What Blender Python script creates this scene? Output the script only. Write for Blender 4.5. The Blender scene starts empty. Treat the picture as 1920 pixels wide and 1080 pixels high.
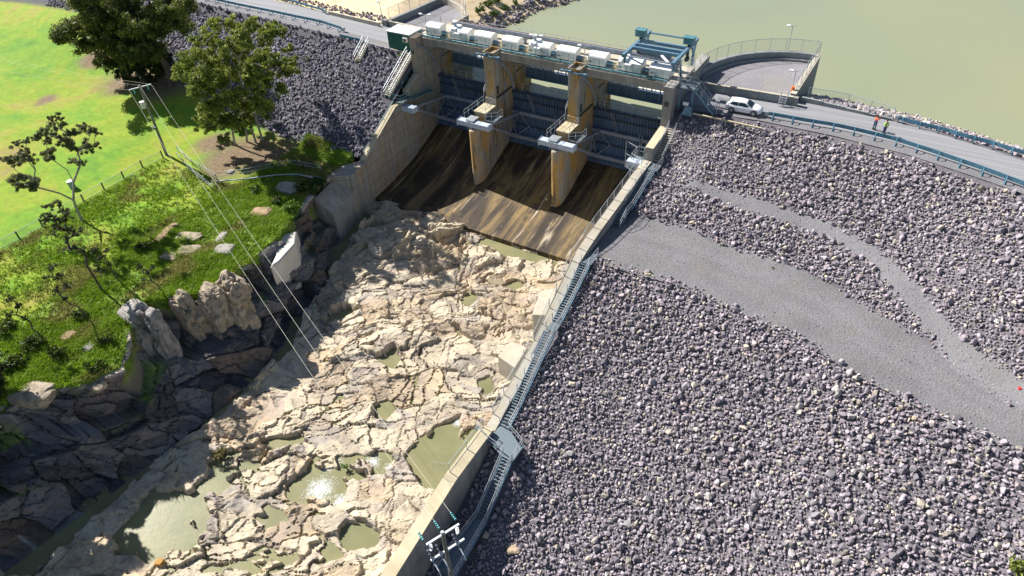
import bpy, bmesh, math, random
import numpy as np
from mathutils import Vector, Matrix
random.seed(5); RNG = np.random.default_rng(11)
SC = bpy.context.scene
COL = SC.collection
# ------------------------------------------------------------------ camera, sky, sun, exposure
# world frame: X along the dam to the right, Y upstream, Z up, crest road at Z = 0, drone 40 m above it
CR = np.array([[0.85851473, 0.30115581, -0.41503932], [0.510911, -0.57155529, 0.64210163], [-0.04384528, -0.76330186, -0.64455245]])
CR[0] *= -1; CR[0] *= -1
FPX = 1312.9018
CAMP = np.array([0.0, 0.0, 40.0])
DIRM = CR.copy()
def _ray(px, py): return DIRM @ np.array([px - 960.0, py - 540.0, FPX])
cam = bpy.data.cameras.new('camera'); cam_o = bpy.data.objects.new('camera', cam); COL.objects.link(cam_o)
cam.sensor_width = 36.0; cam.lens = FPX / 1920 * 36; cam.clip_end = 5000; cam.clip_start = 1
_m = Matrix.Identity(4)
for i in range(3):
    _m[i][0] = DIRM[i, 0]; _m[i][1] = -DIRM[i, 1]; _m[i][2] = -DIRM[i, 2]; _m[i][3] = CAMP[i]
cam_o.matrix_world = _m
SC.camera = cam_o
SUN_EL = math.radians(38.0)
SUN_TRAVEL = Vector((0.992 * math.cos(SUN_EL), -0.127 * math.cos(SUN_EL), -math.sin(SUN_EL)))
w = bpy.data.worlds.new('World'); SC.world = w; w.use_nodes = True
nt = w.node_tree; bg = nt.nodes['Background']
sky = nt.nodes.new('ShaderNodeTexSky'); sky.sky_type = 'NISHITA'; sky.sun_disc = False
sky.sun_elevation = SUN_EL; sky.sun_rotation = math.atan2(-0.992, 0.127); sky.air_density = 1.0; sky.dust_density = 0.6
nt.links.new(sky.outputs[0], bg.inputs[0]); bg.inputs[1].default_value = 0.05
sun = bpy.data.lights.new('sun', 'SUN'); sun_o = bpy.data.objects.new('sun', sun); COL.objects.link(sun_o)
sun.energy = 5.0; sun.angle = math.radians(0.5); sun.color = (1.0, 0.955, 0.89)
sun_o.rotation_euler = SUN_TRAVEL.to_track_quat('-Z', 'Y').to_euler()
SC.view_settings.view_transform = 'Standard'; SC.view_settings.look = 'None'
SC.view_settings.exposure = 0.98; SC.view_settings.gamma = 1.0; SC.view_settings.use_curve_mapping = False

# ------------------------------------------------------------------ surveying helpers: a ray of the photograph met with a known level or plane
def P(px, py, z):
    d = _ray(px, py); return CAMP + (z - CAMP[2]) / d[2] * d
def PY(px, py, y):
    d = _ray(px, py); return CAMP + (y - CAMP[1]) / d[1] * d
def PX(px, py, x):
    d = _ray(px, py); return CAMP + (x - CAMP[0]) / d[0] * d
def G(px, py, z0=-8.0):
    z = z0
    for _ in range(60):
        p = P(px, py, z); z = 0.6 * z + 0.4 * float(ground(np.array([p[0]]), np.array([p[1]]))[0])
    return P(px, py, z)

# ------------------------------------------------------------------ object helpers
OFF = {}
def tag(o, label=None, cat=None, group=None, kind=None):
    if label: o['label'] = label
    if cat: o['category'] = cat
    if group: o['group'] = group
    if kind: o['kind'] = kind
    return o
def thing(name, loc, label, cat, group=None):
    o = bpy.data.objects.new(name, None); COL.objects.link(o)
    o.empty_display_size = 0.3; o.location = loc; OFF[o] = Vector(loc)
    return tag(o, label, cat, group)
def copy_tree(o, parent=None):
    c = o.copy(); COL.objects.link(c); OFF[c] = OFF.get(o, Vector((0, 0, 0)))
    if parent: c.parent = parent
    for ch in o.children: copy_tree(ch, c)
    return c
class MB:
    def __init__(s): s.v = []; s.f = []
    def add(s, vs, fs):
        n = len(s.v); s.v += [tuple(map(float, v)) for v in vs]; s.f += [tuple(n + i for i in f) for f in fs]; return s
    def box(s, x0, x1, y0, y1, z0, z1):
        return s.add([(x0, y0, z0), (x1, y0, z0), (x1, y1, z0), (x0, y1, z0), (x0, y0, z1), (x1, y0, z1), (x1, y1, z1), (x0, y1, z1)],
                     [(0, 3, 2, 1), (4, 5, 6, 7), (0, 1, 5, 4), (1, 2, 6, 5), (2, 3, 7, 6), (3, 0, 4, 7)])
    def bar(s, p, q, w, h, up=(0, 0, 1)):
        p = Vector(p); q = Vector(q); d = (q - p).normalized(); u = Vector(up)
        if abs(d.dot(u)) > 0.98: u = Vector((1, 0, 0))
        a = d.cross(u).normalized(); b = a.cross(d).normalized()
        vs = []
        for e in (p, q):
            for i, j in ((-1, -1), (1, -1), (1, 1), (-1, 1)): vs.append(e + a * (i * w / 2) + b * (j * h / 2))
        return s.add(vs, [(3, 2, 1, 0), (4, 5, 6, 7), (0, 1, 5, 4), (1, 2, 6, 5), (2, 3, 7, 6), (3, 0, 4, 7)])
    def tube(s, p, q, r, r2=None, n=6):
        return s.path([p, q], [r, r if r2 is None else r2], n)
    def path(s, pts, rs, n=6):
        pts = [Vector(p) for p in pts]
        if not hasattr(rs, '__len__'): rs = [rs] * len(pts)
        vs = []; fs = []; a = None
        for i, p in enumerate(pts):
            d = (pts[min(i + 1, len(pts) - 1)] - pts[max(i - 1, 0)])
            d = d.normalized() if d.length > 1e-6 else Vector((0, 0, 1))
            if a is None:
                a = d.cross(Vector((0, 0, 1)) if abs(d.z) < .95 else Vector((1, 0, 0))).normalized()
            a = (a - d * a.dot(d)).normalized(); b = d.cross(a)
            for k in range(n):
                t = 2 * math.pi * k / n; vs.append(p + (a * math.cos(t) + b * math.sin(t)) * rs[i])
        for i in range(len(pts) - 1):
            for k in range(n):
                k2 = (k + 1) % n; fs.append((i * n + k, i * n + k2, (i + 1) * n + k2, (i + 1) * n + k))
        fs.append(tuple(range(n - 1, -1, -1))); fs.append(tuple(range((len(pts) - 1) * n, len(pts) * n)))
        return s.add(vs, fs)
    def prism(s, poly, ax, a, b):
        # poly: list of 2-D points in the other two axes (in xyz order); extruded along axis ax from a to b
        def mk(u, v, t): return [(t, u, v), (u, t, v), (u, v, t)][ax]
        n = len(poly); vs = [mk(u, v, a) for u, v in poly] + [mk(u, v, b) for u, v in poly]
        fs = [(i, (i + 1) % n, n + (i + 1) % n, n + i) for i in range(n)] + [tuple(range(n - 1, -1, -1)), tuple(range(n, 2 * n))]
        return s.add(vs, fs)
    def build(s, name, m, parent=None, smooth=False, bevel=0.0, loc=None):
        off = Vector((0, 0, 0))
        if parent is not None: off = OFF.get(parent, Vector((0, 0, 0)))
        elif loc is not None: off = Vector(loc)
        me = bpy.data.meshes.new(name)
        me.from_pydata([(v[0] - off.x, v[1] - off.y, v[2] - off.z) for v in s.v], [], s.f)
        bm = bmesh.new(); bm.from_mesh(me); bmesh.ops.recalc_face_normals(bm, faces=bm.faces)
        if bevel:
            bmesh.ops.bevel(bm, geom=[e for e in bm.edges if len(e.link_faces) == 2 and e.calc_face_angle(0) > .6], offset=bevel, segments=1, affect='EDGES')
        bm.to_mesh(me); bm.free()
        if smooth: me.polygons.foreach_set('use_smooth', [True] * len(me.polygons))
        me.materials.append(m)
        o = bpy.data.objects.new(name, me); COL.objects.link(o)
        if parent is not None: o.parent = parent; OFF[o] = off
        else: o.location = off; OFF[o] = off
        return o
def np_mesh(name, v, f, m, attrs=None, smooth=False, parent=None, nper=None):
    """big meshes from numpy arrays; f is (n,3|4)"""
    me = bpy.data.meshes.new(name); v = np.asarray(v, np.float32); f = np.asarray(f, np.int32)
    if parent is not None: v = v - np.array(OFF[parent], np.float32)
    k = f.shape[1]
    me.vertices.add(len(v)); me.vertices.foreach_set('co', v.ravel())
    me.loops.add(f.size); me.loops.foreach_set('vertex_index', f.ravel())
    me.polygons.add(len(f)); me.polygons.foreach_set('loop_start', np.arange(0, f.size, k, dtype=np.int32))
    me.update(calc_edges=True)
    me.polygons.foreach_set('use_smooth', np.full(len(f), smooth))
    for an, (typ, data) in (attrs or {}).items():
        a = me.attributes.new(an, typ, 'POINT'); d = np.asarray(data, np.float32)
        a.data.foreach_set('color' if typ == 'FLOAT_COLOR' else 'value', d.ravel())
    me.materials.append(m); me.validate()
    o = bpy.data.objects.new(name, me); COL.objects.link(o)
    if parent is not None: o.parent = parent; OFF[o] = OFF[parent]
    return o

# ------------------------------------------------------------------ materials
class NT:
    def __init__(s, name, rough=0.8, metal=0.0):
        s.m = bpy.data.materials.new(name); s.m.use_nodes = True; s.t = s.m.node_tree
        s.b = s.t.nodes['Principled BSDF']; s.b.inputs['Roughness'].default_value = rough; s.b.inputs['Metallic'].default_value = metal
        s.out = s.t.nodes['Material Output']
    def n(s, typ, **kw):
        x = s.t.nodes.new(typ)
        for k, v in kw.items(): setattr(x, k, v)
        return x
    def l(s, a, b): s.t.links.new(a, b)
    def pos(s, sc=(1, 1, 1), rot=(0, 0, 0)):
        g = s.n('ShaderNodeNewGeometry'); mp = s.n('ShaderNodeMapping'); mp.inputs['Scale'].default_value = sc; mp.inputs['Rotation'].default_value = rot
        s.l(g.outputs['Position'], mp.inputs['Vector']); return mp.outputs[0]
    def opos(s, sc=(1, 1, 1)):
        g = s.n('ShaderNodeTexCoord'); mp = s.n('ShaderNodeMapping'); mp.inputs['Scale'].default_value = sc
        s.l(g.outputs['Object'], mp.inputs['Vector']); return mp.outputs[0]
    def noise(s, vec, scale=1.0, detail=5, rough=.6, dist=0.0):
        x = s.n('ShaderNodeTexNoise'); x.inputs['Scale'].default_value = scale; x.inputs['Detail'].default_value = detail; x.inputs['Roughness'].default_value = rough
        x.inputs['Distortion'].default_value = dist; s.l(vec, x.inputs['Vector']); return x.outputs['Fac']
    def ramp(s, fac, stops):
        x = s.n('ShaderNodeValToRGB'); e = x.color_ramp.elements
        while len(e) < len(stops): e.new(.5)
        for i, (p, c) in enumerate(stops):
            e[i].position = p; e[i].color = (c, c, c, 1) if not hasattr(c, '__len__') else (*c, 1)
        s.l(fac, x.inputs[0]); return x.outputs[0]
    def mix(s, fac, a, b, blend='MIX'):
        x = s.n('ShaderNodeMix', data_type='RGBA', blend_type=blend)
        for sock, val in ((x.inputs[0], fac), (x.inputs[6], a), (x.inputs[7], b)):
            if isinstance(val, (int, float)): sock.default_value = val
            elif isinstance(val, tuple): sock.default_value = (*val, 1)
            else: s.l(val, sock)
        return x.outputs[2]
    def math(s, op, a, b=0.0):
        x = s.n('ShaderNodeMath', operation=op)
        for sock, val in ((x.inputs[0], a), (x.inputs[1], b)):
            if isinstance(val, (int, float)): sock.default_value = val
            else: s.l(val, sock)
        return x.outputs[0]
    def attr(s, name, out='Color'):
        x = s.n('ShaderNodeAttribute'); x.attribute_name = name; return x.outputs[out]
    def bump(s, h, strength=.4, dist=.05):
        x = s.n('ShaderNodeBump'); x.inputs['Strength'].default_value = strength; x.inputs['Distance'].default_value = dist
        s.l(h, x.inputs['Height']); s.l(x.outputs[0], s.b.inputs['Normal'])
    def col(s, c):
        if isinstance(c, tuple): s.b.inputs['Base Color'].default_value = (*c, 1)
        else: s.l(c, s.b.inputs['Base Color'])
        return s.m
def plain(name, c, rough=.6, metal=0.0, var=.22, scale=2.0):
    t = NT(name, rough, metal); n = t.noise(t.opos(), scale, 6)
    d = tuple(x * (1 - var) for x in c); e = tuple(min(1, x * (1 + var)) for x in c)
    return t.col(t.ramp(n, [(.3, d), (.7, e)]))
def concrete(name, base, dark=.55, rust=0.0, lines=0.0, streak=.5):
    t = NT(name, .9); p = t.pos()
    big = t.noise(p, .35, 6); c = t.ramp(big, [(.3, tuple(x * .72 for x in base)), (.65, base)])
    fine = t.noise(p, 5.0, 6, .7); c = t.mix(.35, c, t.ramp(fine, [(.25, .45), (.75, 1.0)]), 'MULTIPLY')
    st = t.noise(t.pos((1.3, 1.3, .12)), 1.0, 6, .65); c = t.mix(streak, c, t.ramp(st, [(.38, dark), (.58, 1.0)]), 'MULTIPLY')
    if rust:
        r = t.noise(t.pos((.45, .45, .14)), 1.0, 5, .6, .4); c = t.mix(t.math('MULTIPLY', t.ramp(r, [(.46, 0.0), (.60, 1.0)]), rust), c, (.46, .27, .06))
        r2 = t.noise(t.pos((1.1, 1.1, .18)), 1.0, 6, .7); c = t.mix(t.math('MULTIPLY', t.ramp(r2, [(.55, 0.0), (.68, 1.0)]), rust), c, (.08, .055, .035))
    if lines:
        s = t.n('ShaderNodeSeparateXYZ'); t.l(t.pos(), s.inputs[0])
        z = t.math('FRACT', t.math('ADD', t.math('DIVIDE', s.outputs[2], 1.5), 20.0)); y = t.math('FRACT', t.math('ADD', t.math('DIVIDE', s.outputs[1], 4.6), 20.0))
        lz = t.math('LESS_THAN', z, .035); ly = t.math('LESS_THAN', y, .012); c = t.mix(t.math('MULTIPLY', t.math('MAXIMUM', lz, ly), lines), c, (.07, .055, .045))
    t.bump(fine, .25, .03); return t.col(c)
M = {}
M['conc'] = concrete('weathered_concrete', (.40, .385, .355))
M['conc_wall'] = concrete('stained_wall_concrete', (.41, .395, .365), .5, .30, .85)
M['conc_pier'] = concrete('rusty_pier_concrete', (.43, .415, .38), .5, .9, .35)
M['conc_light'] = concrete('pale_concrete', (.60, .55, .45), .75, .1, 0, .3)
M['conc_block'] = concrete('yellow_concrete', (.66, .58, .40), .75, .12, 0, .25)
M['conc_bay'] = concrete('grey_bay_concrete', (.33, .35, .35), .7, 0, 0, .4)
t = NT('galvanised_steel', .45, .55); M['galv'] = t.col(t.ramp(t.noise(t.opos(), 3, 5), [(.3, (.36, .40, .43)), (.7, (.55, .59, .62))]))
t = NT('blue_grey_steel', .5, .25); M['blue'] = t.col(t.ramp(t.noise(t.opos(), 2.5, 5), [(.3, (.10, .20, .29)), (.7, (.17, .30, .40))]))
t = NT('teal_steel', .5, .2); M['teal'] = t.col(t.ramp(t.noise(t.opos(), 2.5, 5), [(.3, (.06, .17, .20)), (.7, (.13, .30, .33))]))
t = NT('gate_steel', .55, .3); gn = t.noise(t.pos((1, 1, .25)), 1.4, 6)
c = t.ramp(gn, [(.3, (.07, .13, .22)), (.6, (.125, .195, .30))]); c = t.mix(t.ramp(t.noise(t.pos((2, 2, .3)), .9, 6), [(.58, 0.0), (.72, .7)]), c, (.22, .13, .06)); M['gate'] = t.col(c)
M['gate_pale'] = plain('pale_arm_steel', (.27, .31, .38), .5, .2, .25)
M['cream_metal'] = plain('off_white_sheet_metal', (.78, .77, .73), .45, 0, .08)
M['white'] = plain('white_paint', (.80, .81, .82), .4, 0, .05)
M['dark'] = plain('dark_rubber', (.02, .022, .025), .7, 0, .2)
M['dark_steel'] = plain('dark_steel', (.06, .07, .08), .5, .4, .3)
M['green'] = plain('green_sheet_metal', (.012, .12, .095), .45, 0, .12)
M['timber'] = plain('grey_pole_timber', (.22, .21, .18), .9, 0, .35, 4)
M['rail_blue'] = plain('blue_guard_rail_steel', (.10, .24, .33), .45, .35, .3, 1.5)
M['rope'] = plain('wire_aluminium', (.62, .61, .52), .95, 0, .1)
t = NT('wire_mesh', .5, .3); t.col((.55, .57, .58)); tr = t.n('ShaderNodeBsdfTransparent'); mx = t.n('ShaderNodeMixShader'); mx.inputs[0].default_value = .16
t.l(tr.outputs[0], mx.inputs[1]); t.l(t.b.outputs[0], mx.inputs[2]); t.l(mx.outputs[0], t.out.inputs[0]); M['mesh'] = t.m
def steel_grate(name, c):
    t = NT(name, .5, .4); g = t.pos((9, 9, 9)); w_ = t.n('ShaderNodeTexChecker'); w_.inputs['Scale'].default_value = 1.0; t.l(g, w_.inputs[0])
    return t.col(t.mix(w_.outputs[1], c, tuple(x * .6 for x in c)))
M['grate'] = steel_grate('steel_grating', (.20, .25, .28))
# ground: bluestone gravel
def gravel(name, a, b, sc=6.0, tint=None):
    t = NT(name, .95); p = t.pos(); big = t.noise(p, .16, 6, .65); fi = t.noise(p, sc, 6, .75)
    c = t.mix(t.ramp(big, [(.35, 0.0), (.65, 1.0)]), a, b); c = t.mix(.6, c, t.ramp(fi, [(.3, .55), (.7, 1.25)]), 'MULTIPLY')
    c = t.mix(t.ramp(t.noise(t.pos((1, 1, 1)), .09, 5), [(.56, 0.0), (.72, .6)]), c, tint or (.30, .27, .22))
    v = t.n('ShaderNodeTexVoronoi'); v.inputs['Scale'].default_value = sc * .9; t.l(p, v.inputs['Vector'])
    t.bump(v.outputs['Distance'], .5, .06); return t.col(c)
def track_mat():
    t = NT('bluestone_track_gravel', .95); p = t.pos(); uv = t.attr('across', 'Fac'); w_ = t.noise(t.pos((.12, .12, 1)), 1.0, 4)
    c = t.ramp(t.noise(p, .16, 6, .65), [(.35, (.165, .16, .168)), (.65, (.215, .21, .22))])
    u = t.math('ADD', uv, t.math('MULTIPLY', t.math('SUBTRACT', w_, .5), .25)); rut = t.ramp(u, [(.0, 0.0), (.22, .1), (.34, .8), (.46, .15), (.58, .75), (.72, .1), (1.0, 0.0)])
    c = t.mix(t.math('MULTIPLY', rut, .35), c, (.275, .272, .285)); c = t.mix(t.ramp(t.noise(p, .3, 6, .7), [(.52, 0.0), (.7, .55)]), c, (.21, .19, .165))
    fi = t.noise(p, 6, 7, .8); c = t.mix(.75, c, t.ramp(fi, [(.3, .5), (.7, 1.3)]), 'MULTIPLY'); v = t.n('ShaderNodeTexVoronoi'); v.inputs['Scale'].default_value = 5; t.l(p, v.inputs['Vector']); c = t.mix(.35, c, t.ramp(v.outputs['Distance'], [(.1, 1.25), (.6, .6)]), 'MULTIPLY'); t.bump(v.outputs['Distance'], .5, .06); return t.col(c)
M['berm'] = track_mat()
M['track'] = gravel('bluestone_gravel', (.165, .16, .17), (.22, .215, .225), 5.0, (.20, .18, .155))
M['under'] = gravel('dark_rubble_bed', (.12, .11, .125), (.18, .165, .18), 4.0, (.16, .15, .14))
M['fill'] = gravel('purple_gravel_fill', (.21, .20, .215), (.27, .26, .275), 5.0)
def road_mat():
    t = NT('sealed_gravel_road', .9); p = t.pos()
    st = t.noise(t.pos((.05, 1.4, 1)), 1.0, 6, .6); c = t.ramp(st, [(.3, (.20, .20, .215)), (.7, (.31, .315, .33))])
    fi = t.noise(p, 7, 6, .75); c = t.mix(.5, c, t.ramp(fi, [(.3, .6), (.7, 1.2)]), 'MULTIPLY'); t.bump(fi, .3, .03); return t.col(c)
M['road'] = road_mat()
# rocks carry a colour per stone
def rock_mat(name, rnd=False):
    t = NT(name, .85); fi = t.noise(t.opos(), 4.0 if rnd else 5.0, 5, .7)
    if rnd:
        oi = t.n('ShaderNodeObjectInfo'); c = t.ramp(oi.outputs['Random'], [(0, (.17, .155, .175)), (.45, (.27, .245, .265)), (.8, (.37, .345, .35)), (1, (.44, .38, .30))])
    else: c = t.attr('Col')
    c = t.mix(.5, c, t.ramp(fi, [(.3, .6), (.7, 1.2)]), 'MULTIPLY'); t.bump(fi, .3, .03); return t.col(c)
M['stone'] = rock_mat('bluestone_rubble'); M['stone_one'] = rock_mat('bluestone_boulder', True)
M['boulder'] = None
def bedrock():
    t = NT('granite_bedrock', .85); p = t.pos(); at = t.attr('Col')
    fi = t.noise(p, 3.0, 8, .72); c = t.mix(.55, at, t.ramp(fi, [(.28, .62), (.62, 1.12)]), 'MULTIPLY')
    b = t.noise(p, .5, 5, .6, .6); c = t.mix(t.ramp(b, [(.55, 0.0), (.7, .5)]), c, (.20, .165, .14))
    v = t.n('ShaderNodeTexVoronoi', feature='DISTANCE_TO_EDGE'); v.inputs['Scale'].default_value = .8
    ds = t.n('ShaderNodeMixRGB'); ds.inputs[0].default_value = .25; t.l(p, ds.inputs[1])
    n2 = t.n('ShaderNodeTexNoise'); n2.inputs['Scale'].default_value = 1.2; t.l(p, n2.inputs['Vector']); t.l(n2.outputs['Color'], ds.inputs[2]); t.l(ds.outputs[0], v.inputs['Vector'])
    c = t.mix(t.ramp(v.outputs['Distance'], [(0.0, .3), (.015, 0.0)]), c, (.05, .042, .038))
    # grass
    g = t.noise(p, .5, 7, .7); gc = t.ramp(g, [(.25, (.06, .12, .006)), (.42, (.13, .25, .008)), (.60, (.22, .33, .014)), (.76, (.30, .28, .06))])
    gc = t.mix(.6, gc, t.ramp(t.noise(p, 4, 6, .75), [(.25, .4), (.7, 1.2)]), 'MULTIPLY')
    c = t.mix(t.attr('grass', 'Fac'), c, gc); t.bump(fi, .5, .06); return t.col(c)
M['bed'] = bedrock()
def grass_mat():
    t = NT('mown_grass', .95); p = t.pos(); big = t.noise(p, .085, 7, .72, .5)
    c = t.ramp(big, [(.30, (.07, .21, .002)), (.43, (.14, .29, .003)), (.53, (.22, .31, .005)), (.62, (.28, .28, .03)), (.72, (.26, .20, .08))])
    c = t.mix(.7, c, t.ramp(t.noise(t.pos((1, 1, 1)), 1.1, 7, .75), [(.25, .5), (.72, 1.25)]), 'MULTIPLY')
    st = t.noise(t.pos((.5, 1.6, 1), (0, 0, .5)), 1.3, 6, .7); c = t.mix(t.ramp(st, [(.55, 0.0), (.75, .55)]), c, (.24, .23, .05))
    c = t.mix(t.attr('dirt', 'Fac'), c, t.ramp(t.noise(p, 2.5, 6, .7), [(.3, (.09, .06, .03)), (.7, (.27, .19, .11))]))
    c = t.mix(t.attr('sand', 'Fac'), c, t.ramp(t.noise(p, .6, 7, .7), [(.3, (.42, .32, .17)), (.5, (.66, .52, .33)), (.8, (.74, .61, .42))]))
    c = t.mix(t.attr('rock', 'Fac'), c, (.075, .075, .085)); t.bump(t.noise(p, 5, 5, .7), .4, .08); return t.col(c)
M['grass'] = grass_mat()
def leaf_mat(name, dark, light):
    t = NT(name, .6); c = t.mix(.0, t.attr('Col'), t.attr('Col')); t.b.inputs['Subsurface Weight'].default_value = 0
    tl = t.n('ShaderNodeBsdfTranslucent'); t.l(c, tl.inputs[0]); mx = t.n('ShaderNodeMixShader'); mx.inputs[0].default_value = .3
    t.col(c); t.l(t.b.outputs[0], mx.inputs[1]); t.l(tl.outputs[0], mx.inputs[2]); t.l(mx.outputs[0], t.out.inputs[0]); return t.m
M['leaf'] = leaf_mat('leaves', 0, 0)
M['bark'] = plain('pale_gum_bark', (.34, .31, .27), .9, 0, .4, 3)
M['bark_dark'] = plain('dark_bark', (.10, .08, .065), .9, 0, .4, 3)
def water_mat(name, base, deep, rough=.12, bump=.12, foam=False):
    t = NT(name, rough); p = t.pos(); c = t.ramp(t.noise(p, .012 if not foam else .25, 3), [(.3, deep), (.7, base)])
    t.b.inputs['IOR'].default_value = 1.33
    if not foam: t.b.inputs['Specular IOR Level'].default_value = .9
    if foam: t.b.inputs['Specular IOR Level'].default_value = .22
    h = t.noise(t.pos((1, 1.6, 1)), 1.6 if foam else .9, 5, .65)
    if foam:
        fm = t.attr('foam', 'Fac'); fn = t.noise(t.pos((1.5, .8, 1), (0, 0, .6)), 3.4, 8, .82, 1.2)
        fs = t.ramp(t.math('ADD', fn, t.math('MULTIPLY', fm, .26)), [(.66, 0.0), (.76, .9)])
        c = t.mix(fs, c, (.66, .69, .70)); rr = t.math('ADD', t.math('MULTIPLY', fs, .6), rough); t.l(rr, t.b.inputs['Roughness'])
    t.bump(h, bump, .06 if not foam else .12); return t.col(c)
M['lake'] = water_mat('muddy_reservoir_water', (.31, .31, .17), (.235, .265, .18), .16, .3)
M['stream'] = water_mat('muddy_stream_water', (.25, .235, .125), (.17, .175, .09), .30, .10, True)
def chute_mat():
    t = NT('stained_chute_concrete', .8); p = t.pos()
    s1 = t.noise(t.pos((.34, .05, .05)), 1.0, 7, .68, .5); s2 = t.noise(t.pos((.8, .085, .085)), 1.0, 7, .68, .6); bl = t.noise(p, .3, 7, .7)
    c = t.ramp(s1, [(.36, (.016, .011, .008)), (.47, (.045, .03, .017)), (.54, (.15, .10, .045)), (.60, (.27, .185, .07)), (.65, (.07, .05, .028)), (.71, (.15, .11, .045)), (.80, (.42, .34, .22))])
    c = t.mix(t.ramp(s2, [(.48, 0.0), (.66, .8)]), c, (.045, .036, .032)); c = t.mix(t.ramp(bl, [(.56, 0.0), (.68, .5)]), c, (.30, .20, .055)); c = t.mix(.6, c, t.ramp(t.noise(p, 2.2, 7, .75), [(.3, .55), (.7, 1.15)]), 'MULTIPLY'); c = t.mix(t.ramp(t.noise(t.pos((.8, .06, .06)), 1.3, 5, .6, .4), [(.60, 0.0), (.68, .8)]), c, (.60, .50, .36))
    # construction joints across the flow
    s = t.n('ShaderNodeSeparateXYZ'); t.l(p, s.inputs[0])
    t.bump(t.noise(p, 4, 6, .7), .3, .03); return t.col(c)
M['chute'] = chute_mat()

# ------------------------------------------------------------------ noise in numpy
def hash2(i, j, k):
    h = (i.astype(np.int64) * 374761393 + j.astype(np.int64) * 668265263 + k * 1274126177) & 0x7fffffff
    h = ((h ^ (h >> 13)) * 1274126177) & 0x7fffffff
    return ((h ^ (h >> 16)) & 0xffff) / 65535.0
def vnoise(x, y, k=0):
    i = np.floor(x); j = np.floor(y); u = x - i; v = y - j; u = u * u * (3 - 2 * u); v = v * v * (3 - 2 * v)
    return (hash2(i, j, k) * (1 - u) + hash2(i + 1, j, k) * u) * (1 - v) + (hash2(i, j + 1, k) * (1 - u) + hash2(i + 1, j + 1, k) * u) * v
def fbm(x, y, k=0, o=4):
    s = 0; a = .5
    for q in range(o): s = s + a * vnoise(x * 2 ** q, y * 2 ** q, k + q * 7); a *= .5
    return s / (1 - .5 ** o)
def voro(x, y, k=0):
    """F1, F2, per-cell hashes and offset from the cell's site"""
    i0 = np.floor(x); j0 = np.floor(y); f1 = np.full(x.shape, 9.0); f2 = f1.copy(); ci = np.zeros_like(x); cj = ci.copy(); ox = ci.copy(); oy = ci.copy()
    for di in (-1, 0, 1):
        for dj in (-1, 0, 1):
            i = i0 + di; j = j0 + dj; sx = i + hash2(i, j, k); sy = j + hash2(i, j, k + 1); d = np.hypot(x - sx, y - sy); c = d < f1
            f2 = np.where(c, f1, np.minimum(f2, d)); ox = np.where(c, x - sx, ox); oy = np.where(c, y - sy, oy); ci = np.where(c, i, ci); cj = np.where(c, j, cj); f1 = np.where(c, d, f1)
    return f1, f2, hash2(ci, cj, k + 2), hash2(ci, cj, k + 3), hash2(ci, cj, k + 4), ox, oy
def sstep(a, b, x):
    t = np.clip((x - a) / (b - a), 0, 1); return t * t * (3 - 2 * t)
def in_poly(x, y, poly):
    r = np.zeros(x.shape, bool); n = len(poly)
    for i in range(n):
        x1, y1 = poly[i][:2]; x2, y2 = poly[(i + 1) % n][:2]
        c = ((y1 > y) != (y2 > y)) & (x < (x2 - x1) * (y - y1) / ((y2 - y1) if y2 != y1 else 1e-9) + x1); r ^= c
    return r
def seg_dist(x, y, poly, closed=True):
    d = np.full(x.shape, 1e9); n = len(poly)
    for i in range(n if closed else n - 1):
        x1, y1 = poly[i][:2]; x2, y2 = poly[(i + 1) % n][:2]; L = (x2 - x1) ** 2 + (y2 - y1) ** 2 + 1e-9
        t = np.clip(((x - x1) * (x2 - x1) + (y - y1) * (y2 - y1)) / L, 0, 1); d = np.minimum(d, np.hypot(x - x1 - t * (x2 - x1), y - y1 - t * (y2 - y1)))
    return d

# ------------------------------------------------------------------ lie of the land
XR = -25.65                                   # outer face of the right training wall
def Yc(x): return np.interp(x, [-170, -140, -115, -83, -66, -25, -15, -7, 1, 8.8, 12, 20, 40, 80], [86.5, 84.2, 82.6, 80.6, 79.5, 79.3, 80.4, 80.3, 79.4, 77.2, 76.1, 72.6, 62, 36])
_bi = np.array([P(x, y, -6.8)[:2] for x, y in [(1200, 405), (1290, 425), (1390, 470), (1480, 495), (1605, 560), (1720, 628), (1800, 690), (1919, 765)]])
_bo = np.array([P(x, y, -6.8)[:2] for x, y in [(1105, 487), (1280, 535), (1380, 580), (1500, 635), (1605, 700), (1715, 757), (1920, 850)]])
_bi = np.vstack([_bi, [30, 45.0], [70, 18.0]]); _bo = np.vstack([_bo, [30, 37.0], [70, 10.0]])
def Yi(x): return np.interp(x, _bi[:, 0], _bi[:, 1])
def Yo(x): return np.interp(x, _bo[:, 0], _bo[:, 1])
_yi14 = lambda x: Yc(x) - 14.2
def right_ground(x, y):
    yc = Yc(x); d = yc - y; yi = np.minimum(Yi(x), yc - 6); yo = Yo(x)
    up = -6.8 * np.clip(d / np.maximum(yc - yi, 1), 0, 1)
    z = np.where(d < 0, 0.0, up); z = np.where(y < yo, -6.8 - (yo - y) / 2.2, z); z = np.maximum(z, -22.5)
    wl_ = np.interp(y, [34, 54, 61, 64.5, 70, 73.4, 80, 82], [-15.1, -6.85, -6.85, -6.45, -5.45, -4.9, -.6, 0]); k = sstep(-18.5, -24.0, x) * (y > 56) * (y < 81); z = np.where(k > 0, np.minimum(z, z * (1 - k) + wl_ * k), z)
    far = yc + 7.6; z = np.where(y > far, -(y - far) / 2.55, z); return np.maximum(z, -22.5)
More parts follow.
